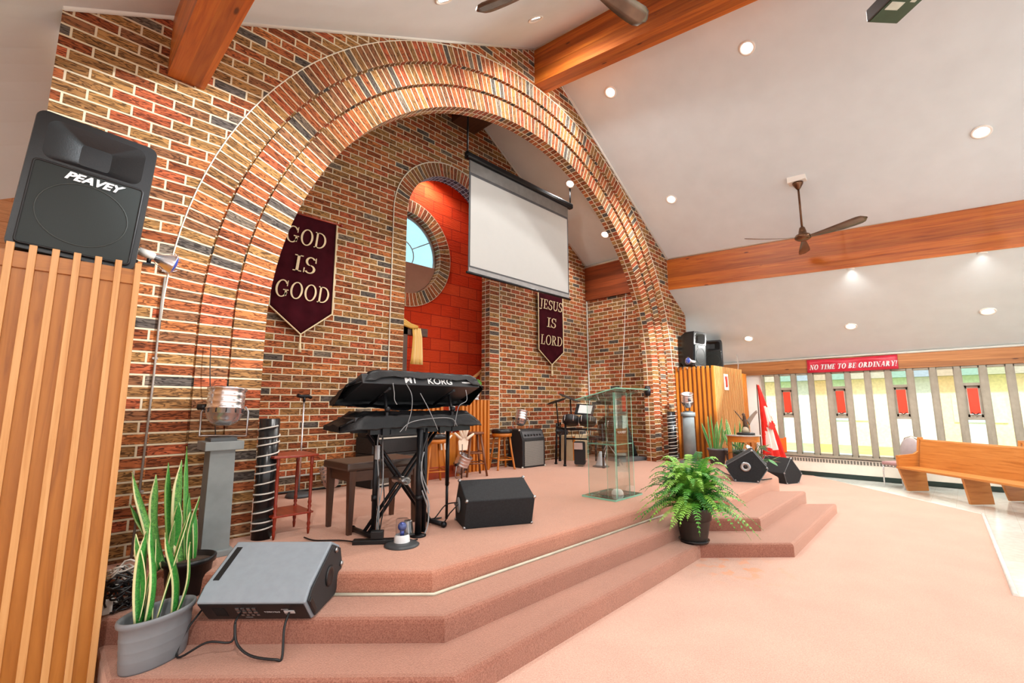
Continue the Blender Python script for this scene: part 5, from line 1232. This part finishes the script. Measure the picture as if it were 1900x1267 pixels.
# bell shaped jar lamp in front of the drums
t = thing('jar_lamp', 'glass bell with blue bulb on a black disc in front of the drum kit', 'lamp', (7.33, .45, SZ))
b = MB(); b.lathe([(0, 0), (.15, 0), (.155, .008), (.12, .025), (0, .03)], (0, 0, 0), 28); b.build('base', _m['dark_disc'], t)
b = MB(); b.lathe([(.1, .03), (.075, .1), (.05, .2), (.03, .27), (0, .28)], (0, 0, 0), 24); b.build('jar', pm('milky_plastic', 'CBD2DA', .15, .2), t)
b = MB(); b.sphere((0, -.055, .18), .03); b.build('bulb', BLUEBULB, t)
# beige box by the drums, cymbal board
t = thing('cajon', 'pale wooden box drum behind the glass lectern', 'drum', (7.98, 1.55, SZ), R(6))
b = MB(); b.box((0, 0, .25), (.6, .3, .5), bev=.006); b.build('body', pm('birch_ply', 'DCC7A0', .6, var=.05), t)
b = MB(); b.box((-.25, -.153, .25), (.09, .006, .48)); b.build('side_strip', FENCEW, t)
# loudspeaker leaning by the pier
t = pa_speaker('black loudspeaker leaning back on its foot beside the right brick pier, behind the lectern', (8.56, .62, SZ+.07), R(-14), .62, .9, .42, 0, R(-22), 'PEAVEY')
b = MB(); b.box((-.03, -.02, -.035), (.72, .38, .07), bev=.01); b.build('foot_board', pm('grey_foot', '5E6264', .6), t)
# small round fan on the pier
p = onY(1189, 714, .12); t = thing('clip_fan', 'small black round fan on the inner edge of the right brick pier', 'fan', (8.64, .14, 1.83), R(40))
b = MB()
for r_ in (.03, .06, .085, .1): b.tube([(r_*math.cos(2*math.pi*i/26), -.03-(.1-r_)*.2, r_*math.sin(2*math.pi*i/26)) for i in range(26)], .003, 5, closed=True)
for k in range(12): a = k*math.pi/6; b.tube([(0, -.05, 0), (.1*math.cos(a), -.03, .1*math.sin(a))], .0025, 4)
b.build('guard', BLACKM, t)
b = MB(); b.lathe([(.1, -.03), (.105, 0), (.1, .05), (.06, .07), (0, .075)], (0, 0, 0), 26, axis=(0, 1, 0)); b.build('shell', BLACK, t)
for k in range(4):
    a = k*math.pi/2; b = MB(); b.quad([(.015*math.cos(a), -.01, .015*math.sin(a)), (.085*math.cos(a-.3), -.02, .085*math.sin(a-.3)), (.09*math.cos(a+.3), .0, .09*math.sin(a+.3)), (.015*math.cos(a+.5), .0, .015*math.sin(a+.5))]); b.build('fan_blade', pm('fan_blade_grey', '5A5C60', .4), t)
b = MB(); b.box((.06, .04, -.04), (.1, .03, .04)); b.build('clip', BLACK, t)
# --- glass lectern
def slab_glass():
    m, nt, N, L, B = newmat('clear_glass'); N.remove(B); out = N['Material Output']
    tr = N.new('ShaderNodeBsdfTransparent'); g = N.new('ShaderNodeBsdfGlossy'); g.inputs['Roughness'].default_value = .0
    f = noise(N, L, tex_coord(N, L), 1.5, 1); L.new(ramp(N, L, f, [(.3, (.93, .97, .955, 1)), (.7, (.95, .98, .965, 1))]), tr.inputs['Color'])
    mx = N.new('ShaderNodeMixShader'); L.new(facing(N, L, .13), mx.inputs[0]); L.new(tr.outputs[0], mx.inputs[1]); L.new(g.outputs[0], mx.inputs[2]); L.new(mx.outputs[0], out.inputs['Surface']); return m
GL = slab_glass(); GEDGE = pm('green_glass_edge', '8CCDB4', .1, var=.1)
t = thing('glass_lectern', 'clear glass lectern with green edges standing at the stage front', 'lectern', (5.08, -1.22, SZ))
def pane(name, P, th, nrm_, label=None):
    """glass sheet: clear faces, green rim"""
    b = MB(); n_ = Vector(nrm_)*th/2; A = [b.v(Vector(p)-n_) for p in P]; B_ = [b.v(Vector(p)+n_) for p in P]
    b._f(A[::-1], None, False, 0); b._f(B_, None, False, 0); k = len(P)
    for i in range(k): b._f([A[i], A[(i+1) % k], B_[(i+1) % k], B_[i]], None, False, 1)
    return b.build(name, [GL, GEDGE], t)
pane('base', [(-.31, -.24, .012), (.31, -.24, .012), (.31, .24, .012), (-.31, .24, .012)], .02, (0, 0, 1))
pane('front_panel', [(-.2, -.2, .022), (.08, -.2, .022), (.08, -.2, 1.27), (-.2, -.2, 1.27)], .01, (0, 1, 0))
pane('side_panel', [(-.225, -.2, .022), (-.225, .19, .022), (-.225, .19, 1.2), (-.225, -.2, 1.27)], .01, (1, 0, 0))
pane('side_panel', [(.19, -.2, .022), (.19, .19, .022), (.19, .19, 1.2), (.19, -.2, 1.27)], .01, (1, 0, 0))
pane('shelf', [(-.215, -.19, .64), (.18, -.19, .64), (.18, .19, .64), (-.215, .19, .64)], .012, (0, 0, 1))
nn = Vector((0, -.13, .6)).normalized()
pane('desktop', [(-.37, -.33, 1.315), (.4, -.33, 1.315), (.4, .27, 1.185), (-.37, .27, 1.185)], .013, (0, -nn.y*0-.2, .97))
t2 = thing('paper_bowl', 'white bowl lying upside down on the glass base of the lectern', 'bowl', (5.1, -1.28, SZ+.024))
b = MB(); b.lathe([(.075, 0), (.07, .03), (.05, .055), (.0, .065)], (0, 0, 0), 24); b.build('bowl', pm('white_ceramic', 'ECECE8', .4), t2)
# --- fern in a black pot
PF = Vector((4.84, -2.335, .14))
t = thing('fern', 'lush green fern in a tall black pot with saucer on the lower step', 'potted plant', PF)
POTB = pm('dark_planter', '2B2724', .4, var=.2)
b = MB(); b.lathe([(0, .012), (.125, .012), (.13, .03), (.165, .22), (.168, .225), (.178, .23), (.19, .34), (.193, .352), (.18, .352), (.17, .3), (0, .3)], (0, 0, 0), 36); b.build('pot', POTB, t)
b = MB(); b.lathe([(0, 0), (.135, 0), (.152, .03), (.147, .032), (.13, .012), (0, .012)], (0, 0, 0), 36); b.build('saucer', pm('black_saucer', '15181B', .25), t)
b = MB(); b.lathe([(0, .325), (.175, .315)], (0, 0, 0), 20); b.build('soil', SOIL, t)
FERN = [pm('fern_green', '539C34', .5, var=.3, scale=20), pm('fern_light', '8CC44C', .5, var=.25, scale=20), pm('fern_dark', '2F7028', .5, var=.3, scale=20)]
def frond(p0, az, L_, rise, droop, mat, wmax=.075):
    b = MB(); n_ = 26; pts = []; d = Vector((math.cos(az), math.sin(az), 0))
    for i in range(n_+1):
        s_ = i/n_; pts.append(Vector(p0)+d*(L_*(s_*.95))*(.55+.45*s_)+Vector((0, 0, rise*math.sin(s_*1.9)-droop*s_*s_*s_)))
    b.tube(pts, .0035, 4, r1=.0012)
    side = Vector((-d.y, d.x, 0))
    for i in range(3, n_):
        s_ = i/n_; w_ = wmax*math.sin(math.pi*min(1, .12+s_*.9))**.8*(1-.35*s_)+.006; c = pts[i]; tn = (pts[min(i+1, n_)]-pts[i-1]).normalized()
        for sg in (-1, 1):
            e = c+side*sg*w_+tn*w_*.35+Vector((0, 0, -w_*.28+random.uniform(-.008, .008))); m_ = (c+e)/2+Vector((0, 0, .006)); q = tn*.009
            vs = [b.v(c-q*.5), b.v(m_-q), b.v(e), b.v(m_+q), b.v(c+q*.5)]
            b._f(vs, None, True)
    return b.build('frond', mat, t, recalc=False)
random.seed(11)
for k in range(130):
    az = k*2.399963+random.uniform(-.2, .2); tier = k/130
    L_ = (.26+.32*tier)*random.uniform(.85, 1.15); rise = .10+.42*(1-tier)**1.1+random.uniform(-.06, .06); droop = (.03+.26*tier)*random.uniform(.5, 1.3)
    frond((.05*math.cos(az), .05*math.sin(az), .33), az, L_, rise, droop, FERN[random.choice([0, 0, 1, 1, 2])])
# --- right hand wedges
def wedge5(label, loc, rz, ring, pf, scale=1.0):
    t = thing('stage_monitor', label, 'monitor speaker', loc, rz)
    b = MB(); b.prism([(a*scale, c*scale) for a, c in pf], -.28, .28, 'X', bev=.012); b.build('cabinet', WEDGE, t)
    for x in (-.28, .28):
        for a, c in pf: b = MB(); b.sphere((x*.98, a*.94*scale, .018+c*.94*scale), .016, (1, 1, 1), 8, 6); b.build('corner_protector', STEEL, t)
    b = MB()
    for x in (-.279, .279): b.tube([(x, a*scale*.995, c*scale*.99+.002) for a, c in pf], .006, 5, closed=True)
    b.build('edge_trim', pm('edge_grey', '6E7275', .5), t)
    if ring:
        b = MB(); b.lathe([(.03, 0), (.07, 0), (.07, .008), (.055, .012), (.03, .006)], (-.283, 0, .22), 26, axis=(-1, 0, 0)); b.build('jack_plate', STEEL, t)
        b = MB(); b.lathe([(0, 0), (.032, 0), (.02, .008), (0, .008)], (-.284, 0, .22), 18, axis=(-1, 0, 0)); b.build('jack', BLACK, t)
    return t
wedge5('black wedge monitor with a round jack plate on the right corner of the stage', (7.56, -1.99, SZ), R(18), True, [(-.155, 0), (.155, 0), (.28, .22), (-.1, .46), (-.29, .21)])
wedge5('black wedge monitor on the floor behind the right corner of the stage, below the windows', (10.6, -1.62, 0), R(68), False, [(-.17, 0), (.17, 0), (.23, .21), (0, .5), (-.29, .18)])
b = MB(); b.tube([onZ(x, y, SZ+.01) for x, y in ((1310, 875), (1330, 868), (1345, 878), (1372, 888))]+[onZ(1415, 890, SZ+.012), onZ(1432, 888, SZ+.012)], .008, 6); tag(b.build('floor_cable', BLACK), 'black cable lying across the right end of the stage behind the wedge monitor', 'cable')
# --- slatted screens on the right with loudspeakers
DARKPANEL = wood_mat('brown_backing_panel', '8A5426', '9A6030', '704018', .5, (1.5, 18, 18), knots=False)
t = thing('slatted_screen', 'tall slatted wooden screen box at the right of the arch, under the two loudspeakers', 'screen', (9.62, -.82, 0))
FZ0, FZ1 = SZ, 2.35
b = MB(); b.box((.8, .385, SZ+.006+(FZ1-.05-SZ)/2), (1.58, .74, FZ1-.05-SZ)); b.build('panel', DARKPANEL, t)
for k in range(9):
    b = MB(); b.box((-.01, .78-.096*k, (FZ0+FZ1)/2), (.04, .045, FZ1-FZ0), bev=.003); b.build('slat', FENCEW, t)
for k in range(21):
    b = MB(); b.box((.02+.0785*k, -.005, (FZ0+FZ1)/2), (.03, .036, FZ1-FZ0), bev=.003); b.build('slat', SLATW, t)
t = thing('slatted_screen', 'narrow slatted wooden screen set back between the screen box and the flag', 'screen', (11.28, -.78, 0))
b = MB(); b.box((.2, .3, 1.13), (.5, .5, 2.26)); b.build('panel', PANELW, t)
for k in range(7):
    b = MB(); b.box((-.02+.085*k, .04, 1.14), (.04, .04, 2.28), bev=.003); b.build('slat', FENCEW if k > 2 else SLATW, t)
b = MB(); b.box((10.22, -.845, 2.03), (.24, .008, .34)); o = tag(b.build('paper_sign', pm('paper_white', 'EDE6DA', .8, var=.02)), 'white paper sign with red drawing pinned to the slatted screen', 'sign')
b = MB(); b.tube([(10.2, -.852, 1.92), (10.21, -.852, 2.05), (10.22, -.852, 2.12)], .03, 6)
for k in (-.06, 0, .06): b.tube([(10.21+k*.4, -.852, 2.05), (10.215+k, -.852, 2.15)], .012, 5)
b.build('drawing', pm('red_ink', 'C8402E', .6), o)
SP2 = pa_speaker('black loudspeaker turned to the room on the right slatted screen', (9.93, -.42, FZ1+.0), R(-8), .5, .78, .42, 0, R(4), 'PEAVEY')
pa_speaker('second dark loudspeaker behind the first on the right slatted screen', (10.85, -.35, FZ1+.0), R(-75), .44, .7, .36, 0, 0, '')
clip_lamp('clip_lamp', 'clip lamp with round blue bulb facing the camera on the right slatted screen', (9.5, -.45, FZ1+.1), R(160), R(85))
b = MB(); b.tube([(9.68, -.44, FZ1+.0), (9.56, -.45, FZ1+.04)], .02); tag(b.build('lamp_bracket', BLACKM), 'black bracket under the blue bulb on the right slatted screen', 'bracket')
# roped tube and column with can lamp
rope_tube('black tube with white rope coils against the right brick pier', (9.0, -.16, SZ), .085, .99, 14)
pc = Vector((9.02, -.5, SZ)); pedestal('round grey column beside the roped tube at the right pier, holding a silver lamp', pc, .24, 1.0, .27, True)
par_can('silver can lamp on the round grey column at the right pier', (pc.x, pc.y, SZ+1.01), R(40), .115, .29, (-.35, .1, 1))
b = MB(); b.box((9.575, -.28, .74), (.02, .075, .13), bev=.003); b.box((9.562, -.28, .77), (.006, .03, .03)); b.box((9.562, -.28, .71), (.006, .03, .03)); tag(b.build('power_outlet', pm('grey_plate', 'A8A8A4', .5)), 'grey outlet on the foot of the right slatted screen', 'outlet')
# snake plants on the right
def plant2(label, loc, n_, hmin, hmax, sc):
    t = thing('snake_plant', label, 'potted plant', loc)
    b = MB(); b.lathe([(0, 0), (.12*sc, 0), (.15*sc, .25), (.165*sc, .25), (.17*sc, .29), (.155*sc, .29), (.14*sc, .24), (0, .24)], (0, 0, 0), 28); b.build('pot', GREYPOT if sc > 1.1 else pm('dark_grey_pot', '6A6C70', .5), t)
    b = MB(); b.lathe([(0, .25), (.14*sc, .245)], (0, 0, 0), 20); b.build('soil', SOIL, t)
    for k in range(n_):
        a = random.random()*6.28; r_ = random.uniform(.02, .1)*sc; h_ = random.uniform(hmin, hmax); sp = random.uniform(.02, .22)
        blade((r_*math.cos(a), r_*math.sin(a), .24), ((r_+sp)*math.cos(a), (r_+sp)*math.sin(a), .24+h_), random.uniform(.03, .06), random.uniform(-.03, .03), random.uniform(-.4, .4), R(-45)+random.uniform(-.5, .5), random.choice([SNAKE2, SNAKE3, SNAKE]), t)
    return t
plant2('snake plant in a dark grey pot, the further of two beside the right slatted screen', (9.28, -.92, SZ), 11, .35, .72, 1.05)
plant2('snake plant in a mid grey pot, the nearer of two beside the right slatted screen', (9.33, -1.23, SZ), 12, .3, .62, 1.15)
# half round table with eagle
t = thing('side_table', 'half round wooden side table in front of the right slatted screen', 'side table', (9.02, -1.5, SZ), R(-38), )
n_ = 18; arc = [(.3*math.cos(math.pi+math.pi*i/n_), .3*math.sin(math.pi+math.pi*i/n_)) for i in range(n_+1)]
b = MB(); b.prism(arc+[(.3, .08), (-.3, .08)], .565, .585, bev=.004); b.build('tabletop', pm('glossy_table_top', 'B9B4AE', .15), t)
b = MB(); arc2 = [(.27*math.cos(math.pi+math.pi*i/n_), .27*math.sin(math.pi+math.pi*i/n_)) for i in range(n_+1)]; b.prism(arc2+[(.27, .06), (-.27, .06)], .46, .565); b.build('apron', FENCEW, t)
for x, y in ((-.245, .035), (.245, .035), (-.0, -.245)):
    b = MB(); b.box((x, y, .24), (.05, .05, .48)); b.build('leg', FENCEW, t)
t = thing('eagle_statue', 'small bronze eagle statue with spread wings on the half round table', 'statue', (9.0, -1.56, SZ+.586))
BRONZE = pm('bronze', '5A4638', .4, .3, var=.4, scale=30)
b = MB(); b.lathe([(0, 0), (.15, 0), (.15, .03), (.12, .04), (0, .04)], (0, 0, 0), 20); b.build('base', BLACK, t)
b = MB(); b.lathe([(0, .04), (.07, .04), (.05, .1), (.03, .14), (0, .15)], (0, 0, 0), 12); b.build('rock', pm('pale_rock', 'B8A890', .8), t)
b = MB(); b.tube([(.02, 0, .13), (.0, 0, .2), (-.02, 0, .28), (-.03, 0, .33), (-.07, 0, .35)], .045, 10, r1=.02); b.sphere((-.05, 0, .36), .028); b.build('body', BRONZE, t)
for sg in (-1, 1):
    b = MB(); rows = []
    for i in range(9):
        s_ = i/8; c = Vector((.01+.05*s_, sg*(.03+.16*s_), .25+.24*s_-.05*s_*s_)); w_ = .1*(1-.55*s_)
        rows.append([b.v(c+Vector((w_*u, 0, -w_*.8*max(0, u)))) for u in (-.3, .1, .5, 1.0)])
    for A, B_ in zip(rows, rows[1:]):
        for k in range(3): b._f([A[k], A[k+1], B_[k+1], B_[k]], None, True)
    o = b.build('wing', BRONZE if sg > 0 else pm('pale_feathers', '9A8C80', .5), t); o.modifiers.new('s', 'SOLIDIFY').thickness = .01
b = MB(); b.prism([(.03, .13), (.12, .04), (.14, .08), (.05, .19)], -.03, .03, 'Y'); b.build('tail', BRONZE, t)
# leafy plant under the table
t = thing('leafy_plant', 'dark glossy leafy plant under and beside the half round table', 'potted plant', (9.0, -1.66, SZ))
b = MB(); b.lathe([(0, 0), (.1, 0), (.13, .2), (.12, .2), (0, .18)], (0, 0, 0), 20); b.build('pot', _m['dark_grey_pot'], t)
LF = [pm('glossy_leaf', '1E4A2A', .2, var=.4), pm('bright_leaf', '3E8A3A', .3, var=.3)]
random.seed(5)
for k in range(34):
    a = random.random()*6.28; r_ = random.uniform(.1, .3); h_ = random.uniform(.15, .42); d = Vector((math.cos(a), math.sin(a), 0)); c = d*r_+Vector((0, 0, h_)); s_ = Vector((-d.y, d.x, 0))*.055; e = d*.15+Vector((0, 0, random.uniform(-.1, .08)))
    b = MB(); b.tube([(0, 0, .15), d*r_*.5+Vector((0, 0, h_*.8)), c], .005, 4)
    vs = [b.v(c), b.v(c+e*.35+s_), b.v(c+e*.75+s_*.7), b.v(c+e*1.1), b.v(c+e*.75-s_*.7), b.v(c+e*.35-s_)]; b._f(vs, None, True); b.build('leaf', LF[k % 4 == 0], t, recalc=False)
# flag
t = thing('canadian_flag', 'red and white maple leaf flag hanging folded on a pole by the windows', 'flag', (11.05, -1.3, 0))
b = MB(); b.tube([(.02, .12, 0), (-.085, .08, 1.99)], .012, 8); b.build('pole', DARKW, t)
FR = pm('flag_red', 'E8281E', .6, var=.12); FW = pm('flag_white', 'EFE4DA', .6, var=.05)
b = MB(); rows = []; n_, m_ = 26, 18
for k in range(m_+1):
    s_ = k/m_; z = 1.98-1.62*s_; half = .03+.25*s_**1.25
    rows.append([b.v((-.1+.1*s_+(i/n_)*half*.95, .05-.06*math.sin(i*.85+s_*3)*(.25+s_)-(i/n_)*.42*s_, z-.12*(i/n_)*s_+.03*math.sin(i*.5)*s_)) for i in range(n_+1)])
for k in range(m_):
    for i in range(n_):
        u, s_ = (i+.5)/n_, (k+.5)/m_; q = u*.75+(s_-.35)*.55
        mi = 1 if (.27 < s_ < .83 and .25 < q-.05 < .62) else 0
        b._f([rows[k][i], rows[k][i+1], rows[k+1][i+1], rows[k+1][i]], None, True, mi)
o = b.build('cloth', [FR, FW], t); o.modifiers.new('s', 'SOLIDIFY').thickness = .004
ML = [(0, 1), (.14, .72), (.3, .8), (.24, .42), (.42, .58), (.48, .48), (.68, .5), (.6, .3), (.68, .2), (.4, -.02), (.42, -.14), (.06, -.08), (.06, -.42), (-.06, -.42), (-.06, -.08), (-.42, -.14), (-.4, -.02), (-.68, .2), (-.6, .3), (-.68, .5), (-.48, .48), (-.42, .58), (-.24, .42), (-.3, .8), (-.14, .72)]
b = MB(); b.M = Matrix.Translation((.02, -.15, 1.05)) @ Matrix.Rotation(R(-42), 4, 'Z') @ Matrix.Rotation(R(-28), 4, 'Y'); b.prism([(x*.12, z*.16) for x, z in ML], -.004, .004, 'Y'); b.build('maple_leaf', FR, t)
t = thing('orange_book', 'flat orange folder standing behind the flag on the window sill', 'folder', (11.98, -1.32, SILL+.02))
b = MB(); b.box((0, 0, .17), (.02, .26, .34), (0, R(8), 0), bev=.003); b.build('cover', pm('orange_card', 'F06A1E', .5), t)
# red banner over the windows
t = thing('wall_banner', 'long red vinyl banner reading NO TIME TO BE ORDINARY over the windows', 'banner', (11.955, -2.785, 2.395))
b = MB(); rows = []
for k in range(5):
    rows.append([b.v((-.01*math.sin(i*.6+k)-.004, .785-1.57*i/24, -.145+.29*k/4-.012*math.sin(math.pi*i/24)*(1 if k > 2 else .4))) for i in range(25)])
for A, B_ in zip(rows, rows[1:]):
    for i in range(24): b._f([A[i], A[i+1], B_[i+1], B_[i]], None, True)
o = b.build('vinyl', pm('red_vinyl', 'C8203A', .35, var=.06), t); o.modifiers.new('s', 'SOLIDIFY').thickness = .004
serif_text('lettering', 'NO TIME TO BE ORDINARY!', 1.5, .11, pm('white_lettering', 'E6E8E8', .5), t, Matrix.Translation((-.024, -.01, -.03)) @ Matrix.Rotation(R(-90), 4, 'Z') @ Matrix.Rotation(R(90), 4, 'X'), shear=.22, T=.26, t=.09, gap=.08)
b = MB(); b.tube([(11.7, -.6, 2.3), (11.72, -.62, 2.5), (11.7, -.6, 2.78)], .01, 6); tag(b.build('ceiling_wire', pm('white_cable', 'C8C4BC', .4)), 'short pale wire hanging from the low ceiling above the narrow screen', 'wire')
# chairs and pews
GREYV = pm('grey_vinyl', 'A79C9C', .5, var=.08); MAUVE = pm('mauve_vinyl', 'A98484', .5, var=.08)
t = thing('banquet_chair', 'grey banquet chair with rounded back and chrome legs behind the end of the first pew', 'chair', (11.42, -3.48, 0), R(-128))
b = MB(); b.box((0, 0, .44), (.42, .42, .07), bev=.03); b.build('seat', MAUVE, t)
b = MB(); b.M = Matrix.Translation((0, .23, .68)) @ Matrix.Rotation(R(-8), 4, 'X'); b.lathe([(0, -.025), (.9, -.025), (1, -.01), (1, .01), (.9, .025), (0, .025)], (0, 0, 0), 30, sx=.2, sy=.24, axis=(0, 1, 0)); b.build('backrest', GREYV, t)
for x, y in ((-.19, -.19), (.19, -.19), (-.19, .19), (.19, .19)):
    b = MB(); b.cyl((x*1.05, y*1.05, 0), (x, y, .42), .011, n=8); b.build('leg', CHROME, t)
b = MB(); b.tube([(-.21, .19, .42), (-.21, .26, .7), (-.13, .28, .9), (.0, .285, .945), (.13, .28, .9), (.21, .26, .7), (.21, .19, .42)], .011, 8); b.tube([(-.19, -.19, .38), (.19, -.19, .38)], .008, 6); b.build('frame', CHROME, t)
def pew(label, loc, L_, n_end, group):
    t = thing('church_pew', label, 'pew', loc, R(-135), group)
    b = MB(); b.box((L_/2, -.12, .42), (L_, .42, .035), bev=.008); b.build('seat', PEWW, t)
    b = MB(); b.M = Matrix.Translation((L_/2+.02, .1, .66)) @ Matrix.Rotation(R(-9), 4, 'X'); b.box((0, 0, 0), (L_-.06, .03, .5), bev=.008); b.build('backrest', PEWW, t)
    b = MB(); b.box((L_/2, .165, .905), (L_, .05, .03), bev=.008); b.build('top_rail', PEWW, t)
    b = MB(); b.prism([(.2, .01), (-.17, .01), (-.3, .42), (-.3, .63), (.02, .65), (.1, .7), (.13, .95), (.21, .95), (.18, .5)], -.02, .025, 'X', bev=.006); b.build('end_panel', PEWW, t)
    for k in range(n_end):
        b = MB(); b.prism([(.17, .01), (-.2, .01), (-.27, .4), (.13, .4)], 1.15+1.15*k-.02, 1.15+1.15*k+.02, 'X', bev=.004); b.build('support', PEWW, t)
    return t
pew('long oak pew with slanted supports, nearest the carpet on the right', (11.13, -3.68, 0), 3.6, 3, 'oak pews at the right')
pew('second oak pew, mostly hidden behind the nearest one at the right edge', (11.1, -4.92, 0), 2.4, 2, 'oak pews at the right')
# ceiling fans
def fan(label, hub, roofz_, a0, r_, box_):
    t = thing('ceiling_fan', label, 'ceiling fan', hub)
    BR = pm('antique_brass', '6A4A34', .25, .8, var=.2); hz = roofz_-hub[2]
    b = MB(); b.cyl((0, 0, .1), (0, 0, hz-.05), .016, n=10); b.lathe([(.02, hz-.23), (.035, hz-.21), (.075, hz-.14), (.08, hz-.112), (0, hz-.111)], (0, 0, 0), 20); b.build('downrod', BR, t)
    b = MB(); b.lathe([(0, -.06), (.08, -.055), (.115, -.03), (.12, .0), (.1, .03), (.06, .05), (.055, .09), (.04, .15), (.02, .17), (0, .17)], (0, 0, 0), 28); b.build('motor', BR, t)
    if box_: 
        b = MB(); b.box((0, 0, hz+.0), (.2, .26, .22), bev=.004); b.build('mounting_box', WHITE, t)
    BL = pm('fan_blade_bronze', '6E5F52', .22, .55, var=.4, scale=4)
    for k in range(3):
        a = a0+k*2*math.pi/3; b = MB(); rows = []; n_ = 16
        for i in range(n_+1):
            s_ = i/n_; x = .1+(r_-.1)*s_; w_ = .03+.055*math.sin(min(1, s_*1.15)*math.pi*.5)**1.2
            if s_ > .85: w_ *= math.sqrt(max(.02, 1-((s_-.85)/.15)**2))
            z = -.02-.03*math.sin(s_*2.2)+.03*s_
            rows.append([b.v((x*math.cos(a)-y*math.sin(a), x*math.sin(a)+y*math.cos(a), z-y*.34)) for y in (-w_, -w_*.4, w_*.4, w_)])
        for A, B_ in zip(rows, rows[1:]):
            for j in range(3): b._f([A[j], A[j+1], B_[j+1], B_[j]], None, True)
        b._f(rows[-1]); o = b.build('blade', BL, t); o.modifiers.new('s', 'SOLIDIFY').thickness = .008
    return t
fan('bronze ceiling fan with three blades hanging before the long cedar beam', (8.39, -2.85, 4.24), 5.28, R(131), .92, True)
fan('bronze ceiling fan cut off by the top edge of the photo', (2.67, -2.55, 5.05), roofy(2.67, -2.55), R(108.5), .9, False)
# ceiling projector
pj = onZ(1660, 2, 5.35); t = thing('projector', 'dark ceiling projector with pale labels underneath at the top right', 'projector', (pj.x+.12, pj.y-.02, 5.35), R(-42))
b = MB(); b.box((0, .02, .07), (.32, .34, .13), bev=.01); b.build('body', pm('projector_case', '33302E', .4), t)
b = MB(); b.box((0, .02, .002), (.29, .31, .012)); b.build('underside', pm('dark_green_base', '2E4634', .4), t)
b = MB(); b.box((-.06, -.02, -.006), (.13, .09, .003)); b.box((.07, -.1, -.006), (.05, .06, .003)); b.box((.02, -.12, -.006), (.16, .008, .003)); b.build('label', pm('label_white', 'C9D0C4', .5), t)
b = MB(); b.cyl((0, 0, .13), (0, 0, roofy(pj.x, pj.y)-5.35), .02, n=10); b.build('mount_pole', WHITE, t)

# repeats share a group
GROUPS = {'loudspeaker': 'loudspeakers of the hall', 'stage_monitor': 'wedge monitors around the stage', 'slatted_screen': 'slatted wooden screens beside the arch', 'hanging_banner': 'maroon banners in the alcove',
          'snake_plant': 'potted snake plants', 'ceiling_fan': 'bronze ceiling fans', 'bar_stool': 'bar stools at the back of the stage', 'electric_keyboard': 'covered keyboards on the stand', 'pedestal': 'grey pedestals with lamps',
          'clip_lamp': 'clip lamps with blue bulbs', 'slatted_barrier': 'orange slatted barriers before the niche', 'jar_lamp': 'jar lamps on black discs', 'added_pier_light': 'added unseen spotlights that brighten the brick piers', 'lamp_bracket': 'brackets of the blue bulb lamps'}
for o in list(scn.objects):
    k = o.name.split('.')[0]
    if o.parent is None and k in GROUPS and 'group' not in o: o['group'] = GROUPS[k]
